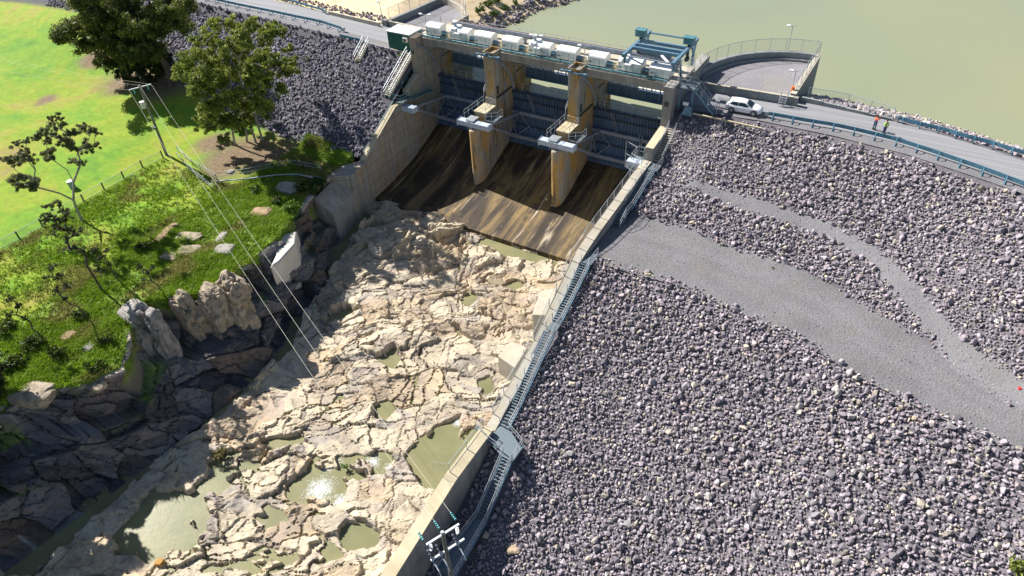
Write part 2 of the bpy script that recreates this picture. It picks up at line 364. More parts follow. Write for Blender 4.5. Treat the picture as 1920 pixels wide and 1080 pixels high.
FP = [(-150, 60.6, -7), (-190, 88, -5), (-220, 60, -7), (-99, 30, -8.8), (-112, 31, -8.6), (-160, 30, -8), (-158, 86, -3.2), (-141, 81, -3.2), (-117, 76.6, -5.2), (-112, 70, -7), (-92, 51, -9), (-108, 65, -7.5),
      (-83, 58, -8.8), (-80, 50.5, -9.4), (-68, 58.7, -9.8), (-65.7, 62, -9.9), (-65, 55, -10.2), (-72, 52, -9.6), (-88.6, 35.8, -9), (-90.4, 25.7, -8.8), (-78, 38.6, -9.2), (-71, 39, -9.3), (-62.5, 45, -9.6), (-61.2, 36, -9.4), (-60.5, 33, -9.4), (-65, 30.6, -9.2),
      (-69.5, 27, -9.2), (-65, 23, -9.3), (-59.5, 20.5, -9.7), (-62, 17, -9.6), (-68, 13.3, -9.3), (-71, 5, -9.5), (-84, 20, -8.9), (-80, 27, -9.0), (-88, 8, -9), (-110, 0, -9), (-76, -6, -9.5), (-78, 64, -8.9), (-90, 68, -8.3), (-160, 10, -8), (-220, 20, -8), (-230, 100, -5), (-200, -10, -9), (-110, 50, -8.4), (-125, 62, -7.5)]
FP = np.array(FP, float)
def _tps(r): return np.where(r > 1e-6, r * r * np.log(r + 1e-9), 0.0)
_A = _tps(np.hypot(FP[:, None, 0] - FP[None, :, 0], FP[:, None, 1] - FP[None, :, 1])) + np.eye(len(FP)) * 40.0
_Pm = np.c_[np.ones(len(FP)), FP[:, :2]]; _S = np.block([[_A, _Pm], [_Pm.T, np.zeros((3, 3))]]); _W = np.linalg.solve(_S, np.r_[FP[:, 2], 0, 0, 0])
def field(x, y):
    s = np.zeros(np.shape(x)) + _W[-3] + _W[-2] * x + _W[-1] * y
    for i in range(len(FP)): s = s + _W[i] * _tps(np.hypot(x - FP[i, 0], y - FP[i, 1]))
    return s
SHORE = np.array([P(x, y, -4.8)[:2] for x, y in [(893, 62), (930, 52), (960, 46), (985, 32), (1020, 15), (1080, 0)]]); SHORE = np.vstack([[-64.5, 92.5], SHORE, SHORE[-1] + (SHORE[-1] - SHORE[-2]) * 6])
def emb(x, y): return np.where(y < Yc(x), -.2 - (Yc(x) - y) / np.interp(x, [-80, -67], [2.1, 1.66]), 0.0)
def left_ground(x, y):
    yc = Yc(x); e = emb(x, y); z = np.maximum(field(x, y), e); z = np.where(y > yc - 1, np.maximum(z, -0.0), z)
    far = yc + 7.2
    sx = np.interp(y, SHORE[:, 1], SHORE[:, 0]); up = np.clip(-4.8 + (sx - x) * .33, -9, .1)
    up = np.minimum(up + 0.5 * (fbm(x * .2, y * .2, 3) - .5), .35)
    return np.where(y > far, np.minimum(up, 0.02 + (y - far) * .3), z)
XT = lambda y: np.interp(y, [-10, 5, 13.3, 17, 20.5, 23.5, 27, 31, 33, 36, 44, 46, 55, 60, 66], [-69, -67.5, -66.2, -62, -60.4, -63.5, -66.8, -63.8, -61.2, -61.6, -62.6, -63.2, -67.2, -67.4, -67.4])
XB = lambda y: np.interp(y, [-10, 2.7, 10, 15, 23.7, 31, 39.8, 46, 52, 59, 66], [-61.5, -59.3, -58.2, -57.2, -56.2, -55.6, -57.8, -59.9, -63.6, -65.6, -65.6])
def zb(y): return np.interp(y, [-12, 0, 10, 20, 35, 50, 64], [-19.0, -18.7, -18.3, -17.9, -17.3, -16.8, -16.35])
def ground(x, y):
    x = np.asarray(x, float); y = np.asarray(y, float)
    z = np.where(x > XR, right_ground(x, y), left_ground(x, y))
    xt = XT(y); xb = XB(y); t = np.clip((x - xt) / (xb - xt), 0, 1); riv = (y < 64.0) & (x > -76) & (x <= XR)
    return np.where(riv, np.where(x < xt, left_ground(x, y), left_ground(xt, y) * (1 - t) + zb(y) * t), z)

# ------------------------------------------------------------------ ground sheets
def grid(x0, x1, y0, y1, step):
    nx = int(round((x1 - x0) / step)) + 1; ny = int(round((y1 - y0) / step)) + 1
    X, Y = np.meshgrid(np.linspace(x0, x1, nx), np.linspace(y0, y1, ny)); i = np.arange(nx * ny).reshape(ny, nx)
    return X.ravel(), Y.ravel(), np.stack([i[:-1, :-1].ravel(), i[:-1, 1:].ravel(), i[1:, 1:].ravel(), i[1:, :-1].ravel()], 1)
def stuff(o, label, cat): return tag(o, label, cat, kind='stuff')
def structure(o): o['kind'] = 'structure'; return o
# right embankment with berm track and worn side path
X, Y, F = grid(-26.2, 70, 8, 112, .5); Z = right_ground(np.maximum(X, XR), Y) - .04
structure(np_mesh('embankment_ground', np.c_[X, Y, Z], F, M['under'], smooth=True))
PATH_UP = [(1290, 337), (1320, 341), (1430, 374), (1560, 418), (1640, 462), (1720, 532), (1805, 638), (1905, 706), (1945, 735)]
PATH_LO = [(1278, 348), (1380, 390), (1470, 418), (1560, 448), (1630, 492), (1680, 552), (1748, 632), (1800, 700), (1945, 790)]
path_poly = [G(*p, -5)[:2] for p in PATH_UP] + [G(*p, -6)[:2] for p in PATH_LO[::-1]]
def on_path(x, y): return in_poly(x, y, path_poly) & (seg_dist(x, y, path_poly) > .45 * vnoise(x * 1.3, y * 1.3, 5) * RNG.random(len(x)))
def sheet(name, m, pts_a, pts_b, n, lift, zf, sm=True):
    """strip between two polylines (world xy), draped on zf and lifted"""
    a = np.array(pts_a, float); b = np.array(pts_b, float); vs = []; k = 9; ac = []
    for i in range(len(a)):
        for j in range(k):
            u = j / (k - 1); q = a[i] * (1 - u) + b[i] * u; vs.append((q[0], q[1], zf(np.array([q[0]]), np.array([q[1]]))[0] + lift)); ac.append(u)
    f = [(i * k + j, i * k + j + 1, (i + 1) * k + j + 1, (i + 1) * k + j) for i in range(len(a) - 1) for j in range(k - 1)]
    return structure(np_mesh(name, vs, f, m, {'across': ('FLOAT', ac)}, smooth=sm))
xs = np.linspace(-25.6, 66, 90)
sheet('berm_track', M['berm'], np.c_[xs, np.minimum(Yi(xs) + .3, Yc(xs) - 5)], np.c_[xs, Yo(xs) - .25], 0, .01, lambda x, y: np.full(x.shape, -6.8))
X, Y, F = grid(-22, 22, 40, 76, .4); ok = in_poly(X, Y, path_poly); use = ok[F].any(1)
used = np.unique(F[use]); remap = np.zeros(len(X), int); remap[used] = np.arange(len(used))
structure(np_mesh('side_path', np.c_[X, Y, right_ground(X, Y) + .012][used], remap[F[use]], M['track'], smooth=True))
sheet('crest_road', M['road'], np.c_[xs, Yc(xs) + 1.6], np.c_[xs, Yc(xs) + 7.0], 0, .02, lambda x, y: np.zeros(x.shape))
sheet('crest_shoulder', M['track'], np.c_[xs, Yc(xs) - .03], np.c_[xs, Yc(xs) + 1.75], 0, .012, lambda x, y: np.zeros(x.shape))
xl = np.linspace(-165, -65.9, 60)
sheet('crest_road', M['road'], np.c_[xl, Yc(xl) + 1.5], np.c_[xl, Yc(xl) + 7.0], 0, .03, lambda x, y: np.zeros(x.shape))
sheet('crest_shoulder', M['track'], np.c_[xl, Yc(xl) - .3], np.c_[xl, Yc(xl) + 1.6], 0, .02, lambda x, y: np.zeros(x.shape))

# left hillside: mown field, embankment, sandy bank
def left_sheet(name, x0, x1, y0, y1, step):
    X, Y, F = grid(x0, x1, y0, y1, step); Z = left_ground(X, Y)
    e = emb(X, Y); far = Yc(X) + 7.0
    rock = np.where(Y < far, sstep(-.1, .25, e - field(X, Y)), 0.0); sand = sstep(-.2, .4, Y - far)
    c = fbm(X * .15, Y * .15, 9)
    dirt = np.zeros(len(X))
    for (px, py, r) in ((470, 285, 6.5), (430, 300, 6), (520, 300, 6.5), (560, 290, 6), (250, 150, 8), (310, 150, 8), (500, 360, 4), (400, 270, 4), (180, 110, 4), (90, 185, 2.2), (75, 195, 1.2)):
        q = G(px, py); dirt = np.maximum(dirt, sstep(1.0, .35, np.hypot(X - q[0], Y - q[1]) / r + .9 * (c - .5)))
    Z = Z + np.where(rock > .5, 0, .18 * (fbm(X * .35, Y * .35, 4) - .5)) * np.where(X > -77, 0, 1)
    return structure(np_mesh(name, np.c_[X, Y, Z], F, M['grass'], {'dirt': ('FLOAT', dirt), 'sand': ('FLOAT', sand), 'rock': ('FLOAT', rock * (sand < .5))}, smooth=True))
left_sheet('field', -245, -76, -15, 140, .65)
left_sheet('abutment_ground', -76, -65.6, 64, 92, .4)
left_sheet('sandy_bank', -76, -58, 92, 140, .5)

# ------------------------------------------------------------------ river bed: jointed granite, pools, the left bank and its cliff
POOLS = [[(211, 1002), (237, 975), (267, 932), (285, 917), (355, 924), (381, 898), (393, 865), (437, 843), (511, 824), (574, 817), (570, 832), (492, 858), (485, 880), (444, 895), (418, 917), (385, 932), (385, 1013), (322, 1058), (281, 1047), (255, 1028), (218, 1032)],
         [(760, 858), (796, 828), (826, 802), (863, 776), (855, 821), (863, 847), (852, 880), (826, 917), (807, 917), (774, 887)],
         [(641, 990), (650, 978), (690, 985), (712, 1000), (700, 1020), (658, 1030), (644, 1018)],
         [(560, 890), (600, 845), (640, 855), (690, 852), (740, 858), (725, 890), (680, 900), (648, 912), (645, 935), (610, 965), (580, 965), (540, 940), (530, 915)],
         [(712, 668), (738, 654), (756, 668), (742, 684), (722, 680)], [(700, 757), (725, 747), (737, 765), (720, 784), (702, 778)],
         [(620, 588), (652, 576), (662, 588), (630, 602), (608, 610)], [(900, 462), (925, 450), (960, 470), (985, 478), (1030, 490), (1010, 494), (960, 486), (930, 478)],
         [(945, 540), (968, 530), (985, 538), (962, 552)], [(865, 560), (880, 548), (892, 562), (878, 575)], [(900, 715), (915, 708), (925, 722), (910, 735)],
         [(470, 965), (500, 940), (540, 960), (560, 985), (520, 980), (490, 985)], [(380, 1065), (440, 1050), (500, 1020), (560, 1030), (600, 1000), (640, 1040), (560, 1060), (470, 1079)],
         [(640, 425), (690, 405), (700, 420), (640, 480), (600, 545), (570, 590), (545, 650), (490, 690), (470, 720), (380, 790), (300, 850), (240, 905), (150, 985), (60, 1070), (0, 1079), (0, 1050), (120, 960), (225, 890), (250, 860), (330, 800), (370, 745), (440, 700), (520, 620), (575, 540), (610, 480)],
         [(845, 905), (870, 845), (905, 800), (880, 800), (850, 850), (815, 905)]]
POOLW = [[P(x, y, -18.0 if y > 800 else -17.2)[:2] for x, y in p] for p in POOLS]
FOAM = [(620, 870, 2.0), (600, 920, 2.6), (640, 940, 1.6), (560, 960, 1.5), (610, 850, 1.3), (382, 865, .9), (378, 850, .8), (390, 885, .8), (250, 940, 1.3), (225, 965, 1.2), (500, 900, 1.0), (480, 1000, 1.6), (540, 1010, 1.5), (860, 790, 1.2), (870, 770, 1.2), (735, 880, 1.3), (700, 870, 1.4), (660, 970, 1.2), (590, 710, 1.2), (560, 745, 1.0), (450, 1030, 1.6), (400, 1000, 1.0), (200, 1030, 1.3), (790, 930, 1.0), (620, 1000, 1.3), (890, 740, .8), (700, 905, 1.2)]
FOAMW = [(*P(x, y, -18.2 if y > 800 else -17.5)[:2], r * .8) for x, y, r in FOAM]
def bed_grid(x0, x1, y0, y1, step):
    X, Y, F = grid(x0, x1, y0, y1, step)
    wx = X + 1.5 * (fbm(X * .30, Y * .30, 21) - .5) * 2 + .12 * (fbm(X * 1.9, Y * 1.9, 23) - .5) * 2; wy = Y + 1.5 * (fbm(X * .30, Y * .30, 25) - .5) * 2 + .12 * (fbm(X * 1.9, Y * 1.9, 27) - .5) * 2
    ang = .55; u = wx * math.cos(ang) + wy * math.sin(ang); v = -wx * math.sin(ang) + wy * math.cos(ang)
    a1 = voro(u / 4.2, v / 2.7, 31); a2 = voro(u / 1.75, v / 1.15, 41); a3 = voro(u / .72, v / .5, 51)
    z = (a1[2] - .45) * .75 + ((a1[3] - .5) * a1[5] * 4.2 + (a1[4] - .5) * a1[6] * 2.7) * .58
    z = z + (a2[2] - .5) * .30 + ((a2[3] - .5) * a2[5] * 1.75 + (a2[4] - .5) * a2[6] * 1.15) * .75
    z = z + (a3[2] - .5) * .13 + ((a3[3] - .5) * a3[5] * .72 + (a3[4] - .5) * a3[6] * .5) * .45
    open_ = sstep(.40, .62, fbm(X * .22, Y * .22, 111)); cr = lambda q, wd: (1 - sstep(0, wd, q[1] - q[0])) * (.12 + .88 * open_)
    crack = np.maximum(cr(a1, .07), .6 * cr(a2, .09)); z = z - .20 * cr(a1, .07) - .07 * cr(a2, .08) - .02 * cr(a3, .12)
    jr = random.Random(77)
    for q in range(15):
        a_ = (.62 if q % 3 else 2.05) + jr.uniform(-.16, .16); o_ = jr.uniform(-62, 38); s_ = -wx * math.sin(a_) + wy * math.cos(a_) - (35 * math.cos(a_) + 45 * math.sin(a_)) - o_ * .62 + .5 * (fbm(X * .6, Y * .6, 300 + q) - .5); z = z + jr.uniform(-.24, .24) * sstep(-.04, .04, s_) * np.exp(-np.abs(s_) / 3.0) - .14 * np.exp(-(s_ / .09) ** 2); crack = np.maximum(crack, .5 * np.exp(-(s_ / .08) ** 2))
    sc2 = sstep(.42, .58, fbm(X * .12, Y * .12, 331)); z = z * (1 - .35 * sc2)
    z = z + 1.5 * (fbm(X * .13, Y * .13, 61, 3) - .5) + .07 * (fbm(X * 2.2, Y * 2.2, 65) - .5) + .22 * np.abs(fbm(X * .7, Y * .7, 67) - .5)
    # the heap of rock under the chute lip, and the drop beneath it
    px, py = P(790, 455, -16.5)[:2]; heap = np.exp(-(((X - px) / 8.0) ** 2 + ((Y - py) / 5.0) ** 2)); z = z * .72 * (1 + .7 * heap) + 1.1 * heap
    z = z - .5 * sstep(61.5, 64, Y) * (X > -52)
    pool = np.zeros(len(X)); pd = np.full(len(X), 9.0); poff = np.where((X + 42) ** 2 + (Y - 24) ** 2 < 60, .12, -.15)
    for pw in POOLW:
        pa = np.array(pw); near = (X > pa[:, 0].min() - 2) & (X < pa[:, 0].max() + 2) & (Y > pa[:, 1].min() - 2) & (Y < pa[:, 1].max() + 2)
        if not near.any(): continue
        d = seg_dist(X[near], Y[near], pw); s = np.where(in_poly(X[near], Y[near], pw), -d, d); pd[near] = np.minimum(pd[near], s)
    pd = pd + poff + .5 * (fbm(X * .8, Y * .8, 71) - .5) + .45 * (a2[2] - .5)
    k = sstep(.12, -.3, pd); zz = np.where(z < -.30, -.30 + (z + .30) * .35, z)                      # keep most cracks above the stream
    zz = np.maximum(zz, -.12 + .12 * (a2[2] - .5)); zz = np.where(crack > .3, np.minimum(zz, z), zz)
    rap = sstep(9.5, 6.5, np.hypot(X + 42, Y - 24)) + sstep(21.5, 19.5, Y) * sstep(-48.5, -46, X); rap = np.clip(rap, 0, 1); z = zz * (1 - k) + (-.95 + .22 * (a2[2] - .5) + .25 * z * .3 + rap * (.28 + 1.35 * (a2[2] - .5) + .8 * (a3[2] - .5))) * k
    xt = XT(Y); xb = XB(Y); c1 = voro(wy / 2.7 + .25 * wx, wx / 3.4, 83); c2 = voro(wy / 1.3 + .3 * wx, wx / 1.3, 85); jog = (c1[2] - .5) * 1.2 + (c2[2] - .5) * .4 + 1.8 * (fbm(X * .5, Y * .5, 87) - .5)
    t = np.clip((X - xt) / (xb - xt), 0, 1)
    top = left_ground(np.minimum(X, xt), Y); n_cl = voro(X / 2.2 + 7, Y / 2.2, 81); tt = t; tt = np.where(t <= 0, 0, np.where(t >= 1, 1, tt))
    base = top * (1 - tt) + zb(Y) * tt; onb = sstep(.02, .3, t)
    hill = .5 * (fbm(X * .30, Y * .30, 91) - .5) + .22 * (fbm(X * 1.5, Y * 1.5, 95) - .5)
    edge = sstep(-76, -74.5, X) * sstep(-11, -9, Y) ; low = sstep(64.2, 63.6, Y)
    z = base + (onb * (z * np.where(t < .98, .2, 1.0)) - 3.2 * np.sin(math.pi * np.clip(t, 0, 1)) ** .6 * (t > 0) * (t < 1) + (1 - onb) * hill) * edge
    cf = 0 * t; d1 = voro(Y / 2.4 + z * .12, z / 1.9 + Y * .1, 131); d2 = voro(Y / .95, z / .8 + .2 * Y, 135)
    Xd = X + cf * ((d1[2] - .5) * 1.5 + (d1[3] - .5) * d1[5] * 1.3 + (d1[4] - .5) * d1[6] * 1.0 + (d2[2] - .5) * .4 + (d2[3] - .5) * d2[5] * .6); c1x = cf * (1 - sstep(0, .06, d1[1] - d1[0])); crack = np.maximum(crack, c1x)
    gr = (1 - sstep(.0, .10, t + .10 * (fbm(X * .6, Y * .6, 97) - .5))) ; gr = np.maximum(gr, .85 * sstep(.60, .70, fbm(X * .45, Y * .45, 99)) * (t < .35)); gr = np.where(X < -70, np.maximum(gr, (t < .02)), gr)
    tone = .55 * a1[3] + .45 * a2[3] + .25 * (fbm(X * .2, Y * .2, 101) - .5)
    pale = np.array([.545, .465, .335]); grey = np.array([.39, .345, .29]); tan = np.array([.47, .34, .20]); pink = np.array([.47, .37, .30])
    c = grey + (pale - grey) * sstep(.20, .48, tone)[:, None]; c = c + (tan - c) * (sstep(.62, .85, a1[4]) * .6)[:, None]; c = c + (pink - c) * (sstep(.80, .95, a2[4]) * .6)[:, None]
    bank = sstep(1.0, .8, t)[:, None] * sstep(0, .02, t)[:, None]; c = c * (1 - bank) + (c * .33 + np.array([.012, .014, .02])) * bank  # bank rock darkened and blued, the cliff's shade put into its colour
    wetl = sstep(.15, -.25, z - (zb(Y) - .30))[:, None] * (t > .9)[:, None]; c = c * (1 - .55 * wetl) + np.array([.13, .10, .035]) * .55 * wetl
    st = sstep(.50, .66, fbm(X * .55 + 3, Y * .55, 121)) * .35 + sstep(.56, .7, fbm(X * 2.1, Y * 2.1, 125)) * .25; c = c * (1 - st[:, None]) + np.array([.20, .165, .135]) * st[:, None]
    c = c * (1 - .22 * crack[:, None]); gr = np.clip(gr, 0, 1) * (t < .9)
    return X, Y, z, Xd, F, np.c_[c, np.ones(len(X))], gr
X, Y, Z, XD, F, C4, GR = bed_grid(-76, -26.3, -11, 64.3, .125)
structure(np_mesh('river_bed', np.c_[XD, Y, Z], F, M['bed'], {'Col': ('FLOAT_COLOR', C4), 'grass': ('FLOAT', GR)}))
BEDX, BEDY, BEDZ, BEDG = X, Y, Z, GR
# the rock face itself: a surface sampled along its own slope, broken into joint blocks
def cliff():
    sy = np.arange(-10.5, 58.2, .13); NU = 96; uu = np.linspace(0, 1, NU); Yg, U = np.meshgrid(sy, uu, indexing='ij')
    Yw = Yg + 1.4 * (fbm(Yg * .25, U * 2.5, 201) - .5) * 2
    xt = XT(Yg) - .5; xb = XB(Yg) + .7; top = left_ground(xt, Yg) - .02; bot = zb(Yg) - .55; L = 11.0
    b0 = voro(Yw / 6.5, U * L / 5.5 + .3 * Yw / 6.5, 205); led = .30 + .40 * b0[2]; wdt = .05 + .10 * b0[3]
    fx = np.clip(U * .60, 0, 1) + .28 * sstep(0, 1, (U - led + wdt) / (2 * wdt)) + .12 * sstep(.0, .12, U); fx = fx / fx[:, -1:]
    fz = U - .06 * np.exp(-((U - led) / wdt) ** 2)
    x = xb + (xt - xb) * fx; z = bot + (top - bot) * np.clip(fz, 0, 1); y = Yg.copy()
    p1 = voro(Yw / 3.4 + .35 * U * L / 3.4, U * L / 3.8, 211); p2 = voro(Yw / 1.5 + .5 * U * L / 1.5, U * L / 1.7, 221); p3 = voro(Yw / .6, U * L / .55, 231)
    d = (p1[2] - .5) * 1.7 + ((p1[3] - .5) * p1[5] * 3.4 + (p1[4] - .5) * p1[6] * 3.8) * .55 + (p2[2] - .5) * .45 + ((p2[3] - .5) * p2[5] * 1.5 + (p2[4] - .5) * p2[6] * 1.7) * .5 + (p3[2] - .5) * .2 + ((p3[3] - .5) * p3[5] * .6 + (p3[4] - .5) * p3[6] * .55) * .5 + .35 * (fbm(Yg * 1.1, U * L * 1.1, 241) - .5)
    e1 = 1 - sstep(0, .05, p1[1] - p1[0]); e2 = 1 - sstep(0, .06, p2[1] - p2[0]); d = d - .30 * e1 - .10 * e2
    d = d * sstep(1.0, .94, U) * sstep(0, .05, U) + .35 * sstep(1.0, .9, U); tx = np.gradient(XB(sy), sy)[:, None]
    n = np.stack([np.ones_like(U), -tx * np.ones_like(U), np.full_like(U, .45)], -1); n /= np.linalg.norm(n, axis=-1)[..., None]
    V = np.stack([x, y, z], -1) + n * d[..., None]
    tone = .6 * p1[3] + .4 * p2[4]; c = np.array([.06, .058, .066]) + (np.array([.17, .162, .168]) - np.array([.06, .058, .066])) * sstep(.25, .8, tone)[..., None]  # dark weathered rock, lowered further so the colour itself holds the gorge shade
    br = sstep(.60, .8, p1[4])[..., None]; c = c * (1 - .6 * br) + np.array([.14, .095, .065]) * .6 * br
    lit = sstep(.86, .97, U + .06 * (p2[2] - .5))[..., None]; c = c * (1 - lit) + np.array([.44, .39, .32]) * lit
    sk = (sstep(.70, .76, fbm(Yg * 1.6, U * 1.2, 251)) * sstep(.5, .6, fbm(Yg * .5, U * 3, 255)))[..., None]; c = c * (1 - .5 * sk) + np.array([.42, .41, .39]) * .5 * sk
    c = c * (1 - .35 * np.maximum(e1, .6 * e2))[..., None]; gr = sstep(.55, .68, fbm(Yg * .5, U * L * .6, 261)) * np.exp(-((U - led) / (wdt * 1.1)) ** 2) * .7 * (U > .25)
    i = np.arange(len(sy) * NU).reshape(len(sy), NU); F = np.stack([i[:-1, :-1].ravel(), i[:-1, 1:].ravel(), i[1:, 1:].ravel(), i[1:, :-1].ravel()], 1)[:, ::-1]
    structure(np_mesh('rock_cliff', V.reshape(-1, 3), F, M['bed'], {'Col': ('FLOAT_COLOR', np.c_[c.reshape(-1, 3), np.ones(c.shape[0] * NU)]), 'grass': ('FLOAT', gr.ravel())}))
cliff()
BNX = int(round((76 - 26.3) / .125)) + 1
def bed_z(x, y):
    i = int(round((x + 76) / (49.7 / (BNX - 1)))); ny = len(X) // BNX; j = int(round((y + 11) / (75.3 / (ny - 1))))
    return float(BEDZ[min(max(j, 0), ny - 1) * BNX + min(max(i, 0), BNX - 1)])
X, Y, F = grid(-66, -26.4, -11, 64.2, .3); fo = np.zeros(len(X))
for (fx, fy, fr) in FOAMW: fo = np.maximum(fo, np.exp(-((X - fx) ** 2 + (Y - fy) ** 2) / (fr * fr * .8)))
structure(np_mesh('river_water', np.c_[X, Y, zb(Y) - .33 + .03 * fo * vnoise(X * 3, Y * 3, 3)], F, M['stream'], {'foam': ('FLOAT', fo)}, smooth=True))
o = MB().add([(-900, 84, -4.8), (1500, 84, -4.8), (1500, 2200, -4.8), (-900, 2200, -4.8)], [(0, 1, 2, 3)]).build('reservoir', M['lake']); structure(o)

# ------------------------------------------------------------------ rubble: angular stones, one mesh per bank
def stone_variants(n, pts):
    out = []
    for k in range(n):
        bm = bmesh.new(); s = np.array([1.0, RNG.uniform(.62, .95), RNG.uniform(.45, .75)])
        q = RNG.normal(size=(pts, 3)); q /= np.linalg.norm(q, axis=1)[:, None]; q = q * s * RNG.uniform(.82, 1.08, (pts, 1))
        for v in q: bm.verts.new(v)
        r = bmesh.ops.convex_hull(bm, input=bm.verts); bmesh.ops.delete(bm, geom=[v for v in bm.verts if not v.link_faces], context='VERTS')
        bmesh.ops.triangulate(bm, faces=bm.faces); bm.verts.index_update()
        out.append((np.array([v.co[:] for v in bm.verts]), np.array([[v.index for v in f.verts] for f in bm.faces]))); bm.free()
    return out
STV = stone_variants(26, 15)
def rand_rot(n):
    q = RNG.normal(size=(n, 4)); q /= np.linalg.norm(q, axis=1)[:, None]; a, b, c, d = q.T
    return np.stack([np.stack([1 - 2 * (c * c + d * d), 2 * (b * c - a * d), 2 * (b * d + a * c)], 1), np.stack([2 * (b * c + a * d), 1 - 2 * (b * b + d * d), 2 * (c * d - a * b)], 1), np.stack([2 * (b * d - a * c), 2 * (c * d + a * b), 1 - 2 * (b * b + c * c)], 1)], 1)
def stones(name, pts, size, cols, mat):
    vs = []; fs = []; cs = []; n0 = 0; kind = RNG.integers(0, len(STV), len(pts)); Rm = rand_rot(len(pts))
    for k, (v, f) in enumerate(STV):
        i = np.nonzero(kind == k)[0]
        if not len(i): continue
        w_ = np.einsum('nij,vj->nvi', Rm[i], v) * size[i, None, None] + pts[i, None, :]
        fs.append((f[None] + (n0 + np.arange(len(i)) * len(v))[:, None, None]).reshape(-1, 3)); vs.append(w_.reshape(-1, 3)); cs.append(np.repeat(cols[i], len(v), 0)); n0 += len(i) * len(v)
    return np_mesh(name, np.concatenate(vs), np.concatenate(fs), mat, {'Col': ('FLOAT_COLOR', np.c_[np.concatenate(cs), np.ones(n0)])})
def stone_cols(n, warm=.12, gain=1.0):
    t = RNG.random(n)[:, None]; b = np.array([.16, .138, .165]) * (1 - t) + np.array([.36, .315, .345]) * t
    wm = (RNG.random(n) < warm)[:, None]; b = np.where(wm, np.array([.38, .34, .285]) * (.7 + .4 * t), b); wh = (RNG.random(n) < .015)[:, None]; b = np.where(wh, np.array([.52, .49, .46]), b)
    return b * gain * 1.18
def scatter(x0, x1, y0, y1, sp):
    nx = int((x1 - x0) / sp); ny = int((y1 - y0) / sp); X, Y = np.meshgrid(np.arange(nx), np.arange(ny))
    return x0 + (X.ravel() + RNG.random(nx * ny)) * sp, y0 + (Y.ravel() + RNG.random(nx * ny)) * sp
def in_view(x, y, z, mx=650, my=220):
    q = (np.c_[x, y, z] - CAMP) @ DIRM; px = 960 + FPX * q[:, 0] / q[:, 2]; py = 540 + FPX * q[:, 1] / q[:, 2]
    return (q[:, 2] > 1) & (px > -mx) & (px < 1920 + mx) & (py > -my) & (py < 1080 + my)
def right_mask(x, y):
    e = .5 * (vnoise(x * .9, y * .9, 7) - .5) * 2 + RNG.normal(0, .28, len(x))
    berm = (y < np.minimum(Yi(x), Yc(x) - 6) - .1 + e) & (y > Yo(x) + .2 + e); crest = (y > Yc(x) - .55 + np.minimum(e, .3)) & (y < Yc(x) + 8.0)
    stair = (x < -24.55) & (y > 34) | (x < -22.3) & (x > -24.3) & (y > 21) & (y < 36.2)
    return ~(berm | crest | on_path(x, y) | stair) & (x > XR + .25)
def lay(sp, smin, smax, pw, sink, x0, x1, y0, y1, mask, zf, dens=None, sig=.0):
    x, y = scatter(x0, x1, y0, y1, sp); m = mask(x, y); x, y = x[m], y[m]; z = zf(x, y); m = in_view(x, y, z); x, y, z = x[m], y[m], z[m]
    s = smin + (smax - smin) * RNG.random(len(x)) ** pw
    if dens is not None: m = RNG.random(len(x)) < dens(x, y); x, y, z, s = x[m], y[m], z[m], s[m]
    return np.c_[x, y, z + s * sink], s
rz = right_ground
A = lay(.285, .11, .24, 1.2, .25, XR, 50, 10, 104, right_mask, rz); B = lay(.56, .22, .46, 2.0, .35, XR, 50, 10, 104, right_mask, rz, lambda x, y: .45 + .55 * sstep(.33, .55, fbm(x * .12, y * .12, 15)))
# the largest stones of the near slope are things of their own
big = np.argsort(-(B[1] / np.linalg.norm(B[0] - CAMP, axis=1)))[:250]; keep = np.ones(len(B[1]), bool); keep[big] = False
pts = np.r_[A[0], B[0][keep]]; sz = np.r_[A[1], B[1][keep]]
warm = .1 + .35 * sstep(.5, .7, fbm(pts[:, 0] * .08, pts[:, 1] * .08, 19)); cols = stone_cols(len(pts), .12); tw = (RNG.random(len(pts)) < warm * .5)[:, None]; cols = np.where(tw, cols * np.array([1.16, 1.08, .97]), cols)
# loose stones thrown out over the track and the worn path
trk = lambda x, y: (y < np.minimum(Yi(x), Yc(x) - 6) + .2) & (y > Yo(x) - .2) & (x > XR + .6) & (RNG.random(len(x)) < .05 + .55 * np.exp(-np.minimum(np.minimum(Yi(x), Yc(x) - 6) - y, y - Yo(x)) / .45) + .10 * sstep(.55, .7, fbm(x * .5, y * .5, 141)))
A4 = lay(.24, .03, .10, 1.5, .35, XR, 32, 30, 72, trk, lambda x, y: np.full(x.shape, -6.79))
pth = lambda x, y: in_poly(x, y, path_poly) & (RNG.random(len(x)) < .16 + .5 * np.exp(-seg_dist(x, y, path_poly) / .4))
A5 = lay(.24, .03, .11, 1.5, .35, -22, 20, 42, 76, pth, rz)
pts = np.r_[pts, A4[0], A5[0]]; sz = np.r_[sz, A4[1], A5[1]]; cols = np.r_[cols, stone_cols(len(A4[1]) + len(A5[1]), .12, .95)]
stuff(stones('riprap', pts, sz, cols, M['stone']), 'angular purple grey bluestone rubble covering the right embankment slopes', 'riprap')
STM = []
for v, f in STV:
    me = bpy.data.meshes.new('boulder'); me.from_pydata(v.tolist(), [], f.tolist()); me.materials.append(M['stone_one']); STM.append(me)
for k in big:
    o = bpy.data.objects.new('boulder', STM[random.randrange(len(STM))]); COL.objects.link(o); o.location = B[0][k]; o.scale = (float(B[1][k]) * 1.1,) * 3
    o.rotation_euler = [random.uniform(0, 6.28) for _ in range(3)]
    tag(o, 'large angular grey block lying among the rubble of the right embankment', 'boulder', 'large stones among the right embankment rubble')
ST_A, ST_B, ST_C, ST_D = (G(*q)[:2] for q in ((688, 82, -.5), (670, 118, -2), (770, 104, -2), (726, 184, -5)))
